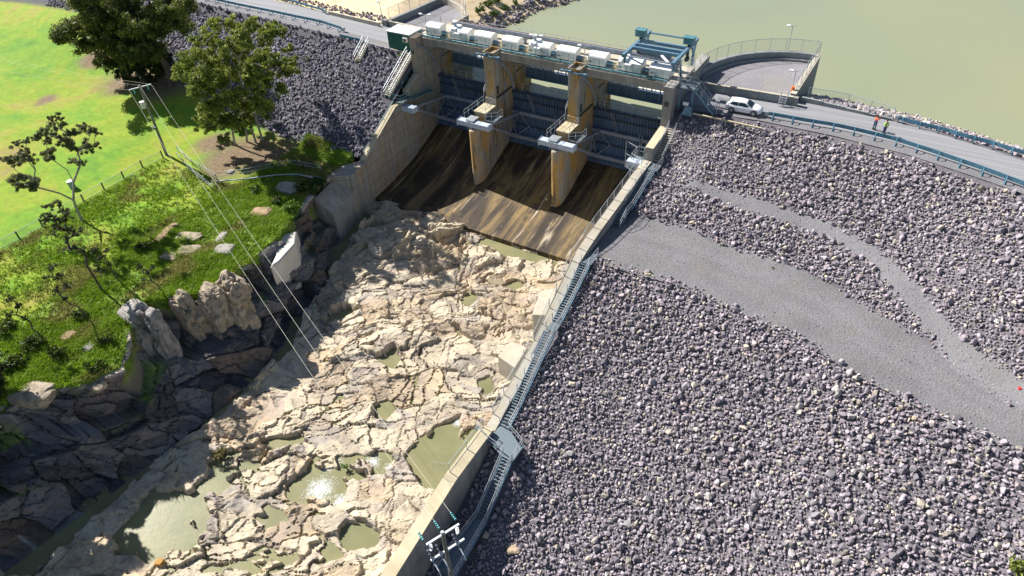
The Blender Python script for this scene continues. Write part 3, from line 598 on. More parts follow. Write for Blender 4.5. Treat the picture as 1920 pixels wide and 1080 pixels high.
def left_mask(x, y):
    yc = Yc(x); e = emb(x, y); jag = .5 * (vnoise(x * .5, y * .5, 8) - .5)
    st = (seg_dist(x, y, [ST_A, ST_B], False) < .75) | (seg_dist(x, y, [ST_C, ST_D], False) < .75); wall = (x > -66.0) & (y > 63.5)
    return (e - field(x, y) > .15 + jag) & (y < yc - .5) & ~st & ~wall & (x < -65.85)
A = lay(.46, .16, .34, 1.3, .3, -160, -65.9, 54, 88, left_mask, left_ground); B = lay(.85, .26, .46, 1.5, .35, -160, -65.9, 54, 88, left_mask, left_ground)
pts = np.r_[A[0], B[0]]; stuff(stones('riprap', pts, np.r_[A[1], B[1]], stone_cols(len(pts), .05, .85) * np.array([.95, .98, 1.08]), M['stone']), 'dark blue grey rubble on the left embankment slope below the road', 'riprap')
def shore_mask(x, y):
    sx = np.interp(y, SHORE[:, 1], SHORE[:, 0]); d = sx - x; return (d > -1.2) & (d < 3.2 + 2 * (vnoise(x * .4, y * .4, 3) - .5)) & (y > 96)
A = lay(.75, .25, .70, 1.2, .3, -76, -50, 96, 140, shore_mask, left_ground)
f2 = lambda x, y: (y > Yc(x) + 7.4) & (y < Yc(x) + 9.2 + vnoise(x * .5, y * .5, 2)) & (x < -78)
A2 = lay(.6, .2, .42, 1.2, .3, -140, -78, 84, 100, f2, left_ground)
f3 = lambda x, y: (y > Yc(x) + 8.2) & (y < Yc(x) + 21.5) & (x > -13)
A3 = lay(.62, .22, .55, 1.2, .3, -13, 30, 60, 104, f3, right_ground)
pts = np.r_[A[0], A2[0]]; stuff(stones('shore_rocks', pts, np.r_[A[1], A2[1]], stone_cols(len(pts), .1, .8), M['stone']), 'dark rocks edging the sandy bank by the reservoir', 'rocks')
stuff(stones('shore_rocks', A3[0], A3[1], stone_cols(len(A3[0]), .5, 1.15), M['stone']), 'pale rocks at the water edge behind the right crest road', 'rocks')

# ------------------------------------------------------------------ spillway: chute, training walls, piers
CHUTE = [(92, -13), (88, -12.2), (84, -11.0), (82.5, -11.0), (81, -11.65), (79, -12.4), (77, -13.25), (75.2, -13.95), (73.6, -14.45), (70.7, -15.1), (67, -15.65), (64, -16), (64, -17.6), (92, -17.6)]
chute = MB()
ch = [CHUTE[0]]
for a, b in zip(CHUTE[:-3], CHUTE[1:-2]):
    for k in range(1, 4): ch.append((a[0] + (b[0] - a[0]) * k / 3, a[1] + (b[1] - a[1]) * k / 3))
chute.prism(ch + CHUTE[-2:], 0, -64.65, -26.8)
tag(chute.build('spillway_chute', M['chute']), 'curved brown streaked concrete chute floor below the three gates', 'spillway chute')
LW = [(92, 2), (80.2, 2), (80.2, 3.05), (78, 3.05), (78, -2.35), (74.9, -3.9), (74.9, -4.6), (73.3, -4.6), (71.8, -4.95), (68, -7.05), (64.3, -9.1), (63.6, -9.6), (63.6, -17.5), (92, -17.5)]
lw = thing('training_wall', (-65.2, 74, -16), 'tall stained concrete wall along the left side of the spillway chute', 'retaining wall')
MB().prism(LW, 0, -65.75, -64.65).build('wall', M['conc_wall'], lw)
def strip_on(poly, x0, x1, i0, i1, lift, th):
    mb = MB()
    for (a, b) in zip(poly[i0:i1], poly[i0 + 1:i1 + 1]): mb.bar((0.5 * (x0 + x1), a[0], a[1] + lift), (0.5 * (x0 + x1), b[0], b[1] + lift), x1 - x0, th)
    return mb
strip_on([(77.9, -2.3), (74.9, -3.85)], -65.7, -64.7, 0, 1, .05, .12).build('coping', M['conc_block'], lw)
strip_on([(73.1, -4.75), (71.8, -4.95), (68, -7.05), (64.3, -9.1), (63.7, -9.5)], -65.6, -64.75, 0, 4, .06, .14).build('coping', M['conc_block'], lw)
mb = MB()
for k in range(4): mb.box(-65.63, -65.52, 77.93, 77.995, .2 + .12 * k, .28 + .12 * k)
MB().box(-65.45, -65.05, 77.93, 77.99, .75, 1.25).build('louvre', M['dark_steel'], lw)
MB().prism([(-65.75, 63.55), (-64.65, 63.55), (-64.2, 60), (-66.9, 58.2), (-68.6, 58.6), (-68.6, 59.4)], 2, -17.6, -9.75).build('return_wall', M['conc_wall'], lw)
M['white_conc'] = concrete('white_concrete', (.74, .71, .64), .8, 0, 0, .2)
# lower concrete facing where the chute wall meets the rock
ww = thing('wing_wall', (-64.5, 59, -17), 'pale blue shaded concrete slab facing at the foot of the left wall', 'retaining wall')
MB().add([(-64.6, 63.5, -17.6), (-63.2, 54.6, -17.6), (-66.5, 54.2, -17.6), (-67, 63.5, -17.6), (-64.6, 63.5, -12.0), (-63.7, 54.7, -13.0), (-66.2, 54.2, -10.9), (-66.8, 60.0, -10.4)],
         [(0, 1, 5, 4), (1, 2, 6, 5), (4, 5, 6, 7), (2, 3, 7, 6), (3, 0, 4, 7), (0, 3, 2, 1)]).build('slab', M['conc'], ww)
MB().box(-64.52, -64.42, 60.6, 60.75, -16.6, -13.5).box(-64.46, -64.36, 60.0, 60.15, -16.6, -13.5).build('drain_slot', M['dark_steel'], ww)
pts = [P(x, y, -10.4)[:2] for x, y in [(506, 502), (517, 478), (510, 452), (528, 440), (557, 433), (553, 458), (524, 490)]]
tag(MB().prism([tuple(p) for p in pts], 2, -16.6, -10.35).build('concrete_buttress', M['white_conc'], bevel=.15), 'sunlit white concrete block set in the cliff edge left of the stream', 'buttress')
RW = [(92, 2), (80.2, 2), (80.2, 3.05), (78, 3.05), (78, -2.25), (73.2, -2.95), (73.2, -4.5), (69.5, -4.75), (64.2, -5.3), (58.75, -5.75), (55.5, -6.25), (53.4, -6.75), (45, -11.5), (36.6, -14.5), (34.9, -15.05), (34.9, -14.3), (28.4, -14.45), (18.5, -16.4), (2, -19.3), (2, -25), (60, -25), (92, -17.5)]
rw = thing('training_wall', (-26.2, 60, -17), 'long pale concrete wall between the river bed and the steel stairs', 'retaining wall')
MB().prism(RW, 0, -26.8, XR).build('wall', M['conc'], rw)
strip_on([(77.9, -2.2), (73.25, -2.88)], -26.75, -25.7, 0, 1, .04, .12).build('coping', M['conc_block'], rw)
strip_on([(72.9, -4.5), (69.5, -4.7), (64.2, -5.25), (58.75, -5.7), (55.5, -6.2), (53.4, -6.7), (45, -11.45), (36.6, -14.45), (35, -15.0)], -26.75, -25.7, 0, 8, .05, .12).build('coping', M['conc_light'], rw)
strip_on([(34.8, -14.28), (28.4, -14.43), (18.5, -16.38), (2.1, -19.28)], -26.85, -25.6, 0, 3, .06, .14).build('coping', M['conc_block'], rw)
MB().box(-26.55, -26.0, 77.92, 77.99, .55, 1.2).build('louvre', M['dark_steel'], rw)
def rim(mb, x0, x1, y0, y1, z0, z1, th=.14):
    return mb.box(x0, x1, y0, y0 + th, z0, z1).box(x0, x1, y1 - th, y1, z0, z1).box(x0, x0 + th, y0 + th, y1 - th, z0, z1).box(x1 - th, x1, y0 + th, y1 - th, z0, z1)
def arc_pts(r, a0, a1, n, x): return [(x, 74.0 + r * math.cos(math.radians(a0 + (a1 - a0) * i / n)), -6.0 + r * math.sin(math.radians(a0 + (a1 - a0) * i / n))) for i in range(n + 1)]
def railing(pts, name, m, parent, h=1.05, sp=1.6, r=.03, mid=True):
    mb = MB(); pts = [Vector(p) for p in pts]; up = Vector((0, 0, h))
    for a, b in zip(pts[:-1], pts[1:]):
        mb.tube(a + up, b + up, r); L = (b - a).length
        if mid: mb.tube(a + up * .52, b + up * .52, r * .8)
        n = max(1, int(round(L / sp)))
        for k in range(n + 1): q = a + (b - a) * (k / n); mb.tube(q, q + up, r * 1.1)
    return mb.build(name, m, parent)
def flood_head(mb, p):
    x, y, z = p; mb.bar((x - .55, y, z), (x + .6, y - .1, z + .12), .14, .14).box(x - .75, x - .35, y - .25, y + .1, z - .12, z + .12).box(x + .4, x + .8, y - .25, y + .1, z - .05, z + .2); return mb
M['beam_pale'] = plain('pale_blue_beam_paint', (.46, .53, .64), .5, 0, .15)
PIERX = [-52.15, -39.05]
pier_labels = ['concrete pier with curved nose between the left and middle gates', 'concrete pier with curved nose between the middle and right gates']
for cx, lb in zip(PIERX, pier_labels):
    pr = thing('spillway_pier', (cx, 76, -14), lb, 'pier', 'piers between the spillway gates'); h = .82
    SP = [(87.6, -17), (87.6, 2), (80.2, 2), (80.2, 2.7), (78, 2.7), (78, -3.45), (77.75, -3.45), (77.75, -4.5), (74.95, -4.5), (74.95, -6.2), (74.1, -6.2), (74.1, -17)]
    mb = MB().prism(SP, 0, cx - h, cx + h)
    nose = [(cx + h, 74.12)] + [(cx + h * math.cos(a), 74.1 - 1.75 * math.sin(a) ** .9) for a in [math.pi * k / 14 for k in range(1, 14)]] + [(cx - h, 74.12)]
    mb.prism(nose, 2, -17, -6.2).build('body', M['conc_pier'], pr)
    MB().prism([(cx + (x - cx) * .93, 74.1 + (y - 74.1) * .93) for x, y in nose], 2, -6.2, -6.1).build('nose_cap', M['conc_light'], pr)
    rim(MB(), cx - h - .05, cx + h + .05, 77.95, 80.2, 2.7, 3.12).build('top_parapet', M['conc_pier'], pr)
    MB().box(cx - h - .12, cx + h + .12, 77.8, 77.95, 2.55, 2.72).build('lamp_bar', M['blue'], pr)
    flood_head(MB(), (cx - h - .2, 77.8, 2.75)).build('lamp', M['blue'], pr)
    flood_head(MB(), (cx + h + .3, 77.9, 2.6)).build('lamp', M['blue'], pr)
    for sx in (-1, 1): MB().path(arc_pts(9.15, 62, 15, 14, cx + sx * (h + .1)), .19, 5).build('guide_rail', M['gate_pale'], pr)
    MB().box(cx - 1.0, cx + 1.0, 74.9, 77.8, -4.5, -4.32).build('landing_slab', M['conc_block'], pr)
    mb = MB(); mb.box(cx - 2.5, cx + 2.5, 72.9, 73.9, -5.85, -5.1)
    mb.box(cx - 2.58, cx - 2.5, 72.8, 74.0, -5.95, -5.0).box(cx + 2.5, cx + 2.58, 72.8, 74.0, -5.95, -5.0).build('trunnion_beam', M['beam_pale'], pr, bevel=.03)
    for sx in (-1, 1): MB().tube((cx + sx * 1.0, 74.4, -5.9), (cx + sx * 2.35, 74.4, -5.9), .42, n=12).build('trunnion', M['gate_pale'], pr)
    MB().box(cx - 1.3, cx + .1, 73.0, 74.6, -4.98, -4.9).build('access_plate', M['galv'], pr)
    railing([(cx - 1.3, 73.0, -4.5), (cx - 1.15, 74.9, -4.4), (cx - 1.05, 77.6, -4.3)], 'railing', M['galv'], pr, sp=1.1)
    railing([(cx - 1.1, 77.9, -3.4), (cx - 1.1, 79.4, -2.0)], 'railing', M['galv'], pr, sp=.9)
    railing([(cx + 1.05, 74.9, -4.4), (cx + 1.05, 77.6, -4.3)], 'railing', M['galv'], pr, sp=1.1)
    railing([(cx + 1.1, 74.6, -5.2), (cx + 2.6, 75.6, -5.2), (cx + 2.6, 76.8, -5.2)], 'railing', M['galv'], pr, sp=1.2)
    MB().box(cx + .9, cx + 2.6, 74.6, 76.8, -5.3, -5.22).build('platform', M['grate'], pr)
    railing([(cx - .9, 72.9, -6.1), (cx - .2, 72.75, -6.1)], 'ladder_rail', M['galv'], pr, h=1.5, sp=.4)
    mb = MB()
    for k in range(2): mb.box(cx + h + .002, cx + h + .05, 78.4, 78.9, -3.0 + k * .62, -2.45 + k * .62)
    mb.build('gauge_board', M['dark_steel'], pr)
    MB().box(cx + h, cx + h + .1, 78.2, 82.3, -3.55, -3.25).build('ledge', M['dark_steel'], pr)
# platforms carrying the outer trunnions
for (x0, sx, p_, lb) in ((-64.65, 1, lw, 0), (-26.8, -1, rw, 0)):
    MB().box(min(x0, x0 + sx * 2.2), max(x0, x0 + sx * 2.2), 72.9, 73.9, -5.9, -5.1).build('trunnion_beam', M['beam_pale'], p_)
    MB().tube((x0 + sx * .3, 74.4, -5.9), (x0 + sx * 1.9, 74.4, -5.9), .42, n=12).build('trunnion', M['gate_pale'], p_)
    MB().path(arc_pts(9.15, 62, 15, 14, x0 + sx * .1), .19, 5).build('guide_rail', M['gate_pale'], p_)
MB().box(-67.4, -64.2, 72.6, 75.2, -4.62, -4.5).build('platform', M['grate'], lw)
railing([(-67.3, 72.7, -4.5), (-64.3, 72.7, -4.5)], 'railing', M['teal'], lw); railing([(-64.3, 72.7, -4.5), (-64.3, 75.0, -4.5)], 'railing', M['teal'], lw); railing([(-67.3, 75.1, -4.5), (-65.8, 75.1, -4.5)], 'railing', M['teal'], lw)
MB().bar((-64.2, 74.4, -4.6), (-64.2, 80.0, -5.4), .9, .1).build('walkway', M['teal'], lw); railing([(-63.8, 74.4, -4.6), (-63.8, 80.0, -5.4)], 'railing', M['teal'], lw)
railing([(-65.7, 78.0, -2.2), (-65.7, 75.0, -3.8)], 'railing', M['teal'], lw); railing([(-65.55, 72.4, -4.75), (-65.5, 64.3, -9.0)], 'railing', M['teal'], lw, h=.5, sp=2.7, mid=False)

# ------------------------------------------------------------------ radial gates
BAYS = [(-64.65, -52.97), (-51.33, -39.87), (-38.23, -26.8)]
glabels = ['grey steel radial gate in the left bay beside the tall left wall', 'grey steel radial gate in the middle bay between the two piers', 'grey steel radial gate in the right bay beside the steel stairs']
R_ = lambda r, a: (74.0 + r * math.cos(math.radians(a)), -6.0 + r * math.sin(math.radians(a)))
for (x0, x1), lb in zip(BAYS, glabels):
    g = thing('radial_gate', ((x0 + x1) / 2, 80.9, -11.6), lb, 'sluice gate', 'radial gates of the spillway'); x0 += .06; x1 -= .06
    N = 14; a0, a1 = -38.5, 13.8; vs = []; fs = []
    for i in range(N + 1):
        a = a0 + (a1 - a0) * i / N
        for r in (8.85, 9.05):
            for x in (x0, x1): vs.append((x, *R_(r, a)))
    for i in range(N):
        b = i * 4; fs += [(b, b + 1, b + 5, b + 4), (b + 2, b + 6, b + 7, b + 3), (b, b + 4, b + 6, b + 2), (b + 1, b + 3, b + 7, b + 5)]
    fs += [(0, 2, 3, 1), (4 * N, 4 * N + 1, 4 * N + 3, 4 * N + 2)]
    MB().add(vs, fs).build('skin_plate', M['gate'], g)
    mb = MB(); n = 25
    for k in range(n + 1):
        x = x0 + .1 + (x1 - x0 - .2) * k / n; vs = []
        for i in range(N + 1):
            a = a0 + (a1 - a0) * i / N
            for r in (8.62, 8.86):
                for dx in (-.05, .05): vs.append((x + dx, *R_(r, a)))
        mb.add(vs, fs)
    mb.build('ribs', M['gate'], g)
    for a, nm in ((-32, 'girder'), (-8, 'girder')):
        y, z = R_(8.35, a); MB().bar((x0, y, z), (x1, y, z), .42, .5).build(nm, M['gate_pale'], g, bevel=.02)
    mb = MB()
    for a in (-20, 4.5, 12.8): y, z = R_(8.6, a); mb.bar((x0, y, z), (x1, y, z), .16, .14)
    mb.build('stiffener', M['dark_steel'], g)
    for sx, xe in ((1, x0), (-1, x1)):
        for a in (-32, -8):
            y, z = R_(8.2, a); MB().bar((xe + sx * .55, 74.4, -5.95), (xe + sx * 1.3, y, z), .3, .34).build('arm', M['gate_pale'], g)
        mb = MB()
        for u, v_ in ((.45, .45), (.45, .75), (.75, .75), (.75, 1.0), (1.0, .75)):
            pa = Vector((xe + sx * .55, 74.4, -5.95)).lerp(Vector((xe + sx * 1.3, *R_(8.2, -32))), u); pb = Vector((xe + sx * .55, 74.4, -5.95)).lerp(Vector((xe + sx * 1.3, *R_(8.2, -8))), v_); mb.bar(pa, pb, .1, .1)
        mb.bar((xe + sx * 1.3, *R_(8.2, -8)), (xe + sx * 3.0, *R_(8.5, -20)), .1, .1).bar((xe + sx * 1.3, *R_(8.2, -32)), (xe + sx * 3.0, *R_(8.5, -20)), .1, .1); mb.build('brace', M['gate_pale'], g)
    y, z = R_(8.95, 13.8); railing([(x0 + .2, y, z), (x1 - .2, y, z)], 'railing', M['galv'], g, sp=1.3)
    mb = MB()
    for dx in (0, .4): mb.path([(x0 + 2.6 + dx + .12 * i, *R_(8.45, 13 - 21 * i / 8)) for i in range(9)], .035, 4)
    for i in range(12): mb.tube((x0 + 2.6 + .12 * i * 8 / 12, *R_(8.45, 13 - 21 * i / 12)), (x0 + 3.0 + .12 * i * 8 / 12, *R_(8.45, 13 - 21 * i / 12)), .025, n=4)
    mb.build('ladder', M['galv'], g)
    y, z = R_(8.2, -8); y2, z2 = R_(8.2, -32); xm = x0 + 7.6
    mb = MB().bar((xm, y, z), (xm - .3, y2, z2), .22, .22).bar((xm, y, z + .8), (xm + .6, y2 - .3, z2 + .6), .1, .1).bar((xm - .4, y, z + .8), (xm + .4, y2 - .3, z2 + .6), .1, .1); mb.build('strut', M['gate_pale'], g)
# upstream floats and a blue stop board seen through the openings
tag(MB().box(-55.6, -53.0, 86.9, 87.05, -4.6, -2.2).build('stop_board', plain('blue_board_paint', (.04, .28, .50), .5)), 'bright blue panel beside the pier behind the left gate', 'panel')
uw = [( -64.65, 1), (PIERX[0] + .82, 1), (PIERX[1] + .82, 1)]
for (x, s_), lb in zip(uw, ('left bay', 'middle bay', 'right bay')):
    tag(MB().box(x + .02, x + .35, 83.6, 87.58, -9, -1.6).build('slot_liner', M['conc_pier']), 'rust brown guide face beside the gate in the ' + lb, 'guide frame', 'rusty guide faces behind the gates')

# ------------------------------------------------------------------ bridge over the gates
br = thing('spillway_bridge', (-45.7, 82.5, 2.2), 'concrete bridge deck with teal railings crossing above the three gates', 'bridge')
MB().box(-65.7, -25.7, 79.93, 86.0, 2.2, 2.7).build('deck', M['conc_light'], br)
for (x0, x1) in [(-64.6, -53.05), (-51.25, -39.95), (-38.15, -26.85)]:
    MB().box(x0, x1, 79.5, 79.9, 1.72, 2.75).build('front_beam', M['conc'], br)
    MB().box(x0, x1, 79.4, 79.95, 2.752, 2.83).build('kerb', M['conc_light'], br)
    MB().box(x0, x1, 86.2, 86.45, -3.2, -1.95).build('gallery_girder', M['gate'], br)
    MB().box(x0, x1, 86.45, 87.9, -2.0, -1.8).build('gallery_walkway', M['white_conc'], br)
    mb = MB(); n = 9
    for k in range(n): x = x0 + .7 + (x1 - x0 - 1.4) * k / (n - 1); mb.box(x - .07, x + .07, 86.08, 86.2, -3.2, 2.2).box(x + .45, x + .51, 86.1, 86.2, -1.9, 2.2)
    mb.build('gallery_posts', M['blue'], br)
    MB().box(x0, x1, 86.0, 86.2, -3.42, -3.2).build('gallery_flange', M['blue'], br)
    MB().tube((x0 + .2, 79.7, 3.02), (x1 - .2, 79.7, 3.02), .13, n=8).build('pipe', M['teal'], br)
    railing([(x0, 79.62, 2.83), (x1, 79.62, 2.83)], 'railing', M['teal'], br, h=1.05, sp=1.9)
    MB().bar((x0 + .7, 84.9, .6), (x0 + 1.6, 84.9, 1.6), .5, .4).box(x0 + .1, x0 + 1.8, 82.6, 85.6, -.1, .1).build('bearing_bracket', M['conc_pier'], br)
railing([(-65.6, 85.9, 2.7), (-25.8, 85.9, 2.7)], 'railing', M['galv'], br, sp=2.0)
for xa in (-66, PIERX[0], PIERX[1], -26.2): railing([(xa - .7, 79.9, 3.0), (xa - .7, 78.1, 3.0)], 'railing', M['galv'], br, h=.9); 
railing([(-65.6, 78.2, 3.0), (-65.6, 85.8, 2.7)], 'railing', M['galv'], br, h=.95)

def housing(cx, wd, label, kind):
    t_ = thing('winch_housing', (cx, 81.4, 2.7), label, 'machine box', 'white winch housings along the bridge'); y0, y1 = 80.55, 82.35; x0, x1 = cx - wd / 2, cx + wd / 2
    MB().box(x0 + .1, x1 - .1, y0 + .1, y1 - .1, 2.7, 2.9).build('plinth', M['dark_steel'], t_)
    if kind == 'curve': pr_ = [(y0, 2.9), (y1, 2.9), (y1, 3.9)] + [((y0 + y1) / 2 + (y1 - y0) / 2 * math.cos(a), 3.9 + .42 * math.sin(a)) for a in [math.pi * k / 8 for k in range(1, 8)]] + [(y0, 3.9)]
    elif kind == 'pitch': pr_ = [(y0, 2.9), (y1, 2.9), (y1, 4.0), ((y0 + y1) / 2, 4.22), (y0, 3.95)]
    else: pr_ = [(y0, 2.9), (y1, 2.9), (y1, 4.15), (y0, 4.0)]
    top = [q for q in pr_ if q[1] >= 3.85]; cyy = (y0 + y1) / 2
    MB().prism([(cyy + (y - cyy) * .985, z) for y, z in pr_], 0, x0, x1).build('casing', M['cream_metal'], t_)
    mb = MB(); tp = sorted(top, key=lambda q: q[0])
    for a, b in zip(tp[:-1], tp[1:]): mb.bar((cx, a[0], a[1] + .03), (cx, b[0], b[1] + .03), wd + .12, .05, up=(0, 0, 1))
    mb.build('roof', M['white'], t_)
    for k in range(1, 3): xx = x0 + wd * k / 3; MB().box(xx - .02, xx + .02, y0 - .008, y0 + .02, 2.95, 3.85).build('panel_seam', M['galv'], t_)
    MB().box(x0 + .15, x0 + .5, y0 - .006, y0 + .02, 3.2, 3.5).build('vent_panel', M['galv'], t_)
    MB().box(x0 + .25, x0 + .45, y0 - .04, y0, 3.3, 3.36).build('handle', M['dark_steel'], t_)
    if kind != 'pitch':
        MB().tube((x1 + .05, 81.3, 3.2), (x1 + .85, 81.3, 3.2), .30, n=10).build('motor', M['blue'], t_); MB().box(x1 + .9, x1 + 1.25, 80.9, 81.7, 2.7, 3.3).build('gear_case', M['conc_block'], t_)
    return t_
HL = ['white curved box at the far left end of the bridge above the left wall', 'white box with a chimney on the bridge over the left gate', 'white curved box on the bridge just left of the first pier parapet',
      'white curved box on the bridge just right of the first pier parapet', 'white box with a chimney on the bridge over the middle gate', 'white curved box on the bridge just left of the second pier parapet',
      'white curved box on the bridge just right of the second pier parapet', 'square white box partly shaded beneath the blue gantry crane', 'white low pitched box at the right end of the bridge by the last pier']
for b, xb_ in enumerate((-65.2, -52.15, -39.05)):
    for k, (dx, wd, kd) in enumerate(((1.95, 2.4, 'curve'), (6.55, 3.1, 'curve'), (10.6, 2.7, 'curve'))):
        if b == 2 and k == 1: kd = 'flat'
        if b == 2 and k == 2: kd = 'pitch'
        hs = housing(xb_ + dx, wd, HL[b * 3 + k], kd)
        if k == 1:
            x = xb_ + dx - 1.0
            MB().box(x - .55, x + .5, 80.5, 82.4, 4.32, 4.4).build('roof_hatch', M['white'], hs)
            if b < 2:
                ex = MB().tube((x - .1, 81.5, 4.3), (x - .1, 81.5, 4.95), .24, n=10).build('chimney', M['gate_pale'], hs); MB().tube((x - .1, 81.5, 5.0), (x - .1, 81.5, 5.15), .36, n=10).build('cap', M['white'], hs)
            MB().box(x + .5, x + 1.3, 80.05, 80.5, 3.3, 4.0).build('cabinet', M['cream_metal'], hs)
ry = thing('crane_runway', (-44.5, 84, 2.7), 'long raised steel runway beam on brackets behind the white boxes', 'runway beam')
MB().box(-61.9, -26.9, 83.75, 84.25, 4.0, 4.08).box(-61.9, -26.9, 83.92, 84.08, 3.5, 4.0).box(-61.9, -26.9, 83.78, 84.22, 3.42, 3.5).box(-61.9, -26.9, 83.7, 83.76, 3.6, 4.0).build('beam', M['gate_pale'], ry)
MB().box(-61.8, -27.0, 83.97, 84.03, 4.08, 4.16).build('rail', plain('rusty_rail', (.34, .16, .09), .7), ry)
for x in (-61.3, -49.7, -37.15, -27.4):
    MB().box(x - .14, x + .14, 83.86, 84.14, 2.7, 3.42).bar((x, 84, 2.95), (x - .6, 84, 3.42), .16, .12).bar((x, 84, 2.95), (x + .6, 84, 3.42), .16, .12).build('column', M['gate_pale'], ry)
gc = thing('gantry_crane', (-29.4, 83, 2.7), 'blue steel gantry crane with two dark hoist boxes over the bridge end', 'gantry crane')
for x in (-32.65, -26.25):
    MB().box(x - .18, x + .18, 78.6, 87.4, 5.5, 5.9).build('end_beam', M['blue'], gc)
    MB().bar((x, 86.9, 5.5), (x, 86.3, 4.0), .26, .26).bar((x, 85.4, 5.5), (x, 86.3, 4.0), .18, .18).bar((x, 86.3, 4.0), (x, 86.3, 2.7), .3, .3).build('rear_leg', M['blue'], gc)
    MB().bar((x, 79.3, 5.5), (x, 79.3, 4.6), .34, .3).build('front_bracket', M['blue'], gc)
    MB().bar((x, 81.0, 5.5), (x, 82.4, 2.75), .24, .24).build('front_leg', M['blue'], gc)
    MB().box(x - .2, x + .2, 83.6, 84.4, 4.16, 4.55).bar((x, 84, 4.5), (x, 84, 5.5), .3, .3).build('bogie', M['dark_steel'], gc)
    hb = MB().box(x - .75, x + .55, 83.9, 84.9, 6.15, 6.95).build('hoist_box', M['teal'], gc, bevel=.06); MB().box(x - .8, x + .6, 83.85, 84.95, 6.95, 7.03).build('lid', M['teal'], hb.parent)
    MB().box(x - .2, x + .2, 84.2, 84.6, 5.9, 6.15).build('hoist_mount', M['dark_steel'], gc)
for y in (81.3, 82.5, 83.9): MB().box(-32.45, -26.45, y - .16, y + .16, 5.55, 5.95).build('girder', M['blue'], gc)
MB().tube((-32.5, 79.0, 5.6), (-26.4, 79.0, 5.6), .09).build('tie', M['gate_pale'], gc); MB().tube((-32.5, 86.9, 5.75), (-26.4, 86.9, 5.75), .12).build('tie', M['blue'], gc)
MB().bar((-31.5, 81.5, 5.4), (-27.5, 81.7, 5.3), .4, .25).tube((-29.4, 81.6, 5.3), (-29.4, 81.6, 4.4), .08).box(-29.6, -29.2, 81.45, 81.75, 4.2, 4.6).build('trolley', M['blue'], gc)
MB().bar((-28.4, 80.6, 5.7), (-27.2, 79.7, 5.4), .3, .12).build('floodlight', M['white'], gc)

# ------------------------------------------------------------------ lamps, hut, stairs
def lamp_post(base, h, label, heads=2, arm=.7):
    t_ = thing('lamp_post', base, label, 'lamp'); b = Vector(base); top = b + Vector((0, 0, h))
    MB().tube(b, top, .07, .05).build('pole', M['galv'], t_)
    mb = MB().tube(top, top + Vector((arm, .1, .12)), .035).tube(top, top + Vector((-arm, -.1, .12)), .035); mb.build('arm', M['galv'], t_)
    for s_ in ((1, -1) if heads == 2 else (-1,)):
        q = top + Vector((arm * s_, .1 * s_, .05)); MB().box(q.x - .28, q.x + .28, q.y - .16, q.y + .16, q.z - .08, q.z + .1).build('lamp_head', M['white'], t_, bevel=.04)
lamp_post((-63.9, 80.1, 2.7), 3.2, 'twin headed lamp at the left end of the bridge by the first white box')
lamp_post((-45.5, 79.75, 2.7), 3.1, 'twin headed lamp at the bridge front over the middle gate')
lamp_post((-39.0, 81.0, 3.1), 1.9, 'short lamp on the parapet of the second pier', 1)
lamp_post((-17.3, 100.2, 1.0), 3.4, 'lamp standing on the far curved wall of the right bay', 1, .5)
lamp_post((-13.9, 89.3, .03), 2.9, 'lamp inside the right bay by the short access steps', 1, .5)
lamp_post((-78.9, 87.7, .03), 3.4, 'lamp beside the crest road at the left bay corner', 1, .4)
lamp_post((-25.9, 80.4, 3.0), 2.6, 'slim lamp on the parapet at the right end of the bridge', 1, .4)
hut = thing('site_hut', (-69.0, 81.0, .03), 'green sheet metal hut with white roof beside the bridge end', 'hut')
MB().box(-71.1, -66.9, 79.6, 82.4, .03, 2.65).build('wall', M['green'], hut); MB().box(-71.2, -66.8, 79.5, 82.5, 2.65, 2.75).build('roof', M['white'], hut)
ac = MB().box(-68.0, -67.25, 79.25, 79.6, 1.6, 2.25).build('air_conditioner', M['cream_metal'], hut); MB().tube((-67.6, 79.25, 1.92), (-67.6, 79.2, 1.92), .22, n=12).build('fan_grille', M['dark_steel'], ac)
MB().box(-71.13, -71.1, 80.4, 81.3, .1, 2.1).build('door', M['green'], hut)
mb = MB()
for k in range(14): x = -71.0 + 4.0 * k / 13; mb.box(x - .02, x + .02, 79.585, 79.6, .1, 2.6)
mb.build('cladding_rib', M['green'], hut)
def steel_stair(mbt, mbs, p0, p1, wd, n, wx):
    """treads from p0 down to p1 (centre line); wx = unit vector across"""
    p0 = Vector(p0); p1 = Vector(p1); w_ = Vector(wx) * wd / 2; d = (p1 - p0); dh = Vector((d.x, d.y, 0)).normalized()
    for k in range(n):
        c = p0 + d * ((k + .5) / n); mbt.bar(c - w_ * .96, c + w_ * .96, (Vector((d.x, d.y, 0)).length / n) * .72, .05)
    for s_ in (-1, 1): mbs.bar(p0 + w_ * s_ + Vector((0, 0, -.1)), p1 + w_ * s_ + Vector((0, 0, -.1)), .06, .26)
t_ = thing('steel_stair', (-22.5, 79.8, 0), 'blue grey steel stair from the bridge end down to the parked car', 'stair')
mt, ms = MB(), MB(); steel_stair(mt, ms, (-23.4, 79.9, 2.7), (-20.7, 79.9, .1), 1.0, 12, (0, 1, 0)); mt.build('tread', M['grate'], t_); ms.build('stringer', M['blue'], t_)
MB().box(-25.6, -23.4, 79.3, 81.6, 2.6, 2.72).build('landing', M['grate'], t_)
for y in (79.38, 80.42): railing([(-25.5, y, 2.72), (-23.4, y, 2.72), (-20.7, y, .1), (-20.4, y, .03)], 'handrail', M['galv'], t_, sp=1.3)
for x in (-25.2, -23.6): MB().box(x - .1, x + .1, 79.5, 79.7, -.3, 2.6).build('post', M['blue'], t_)
MB().prism([(-24.6, -.6), (-23.2, -.6), (-23.4, .6), (-24.2, .6)], 1, 79.0, 79.4).build('footing', M['blue'], t_)
MB().box(-24.5, -23.8, 78.93, 78.97, .75, 1.15).build('sign_board', M['white'], t_)
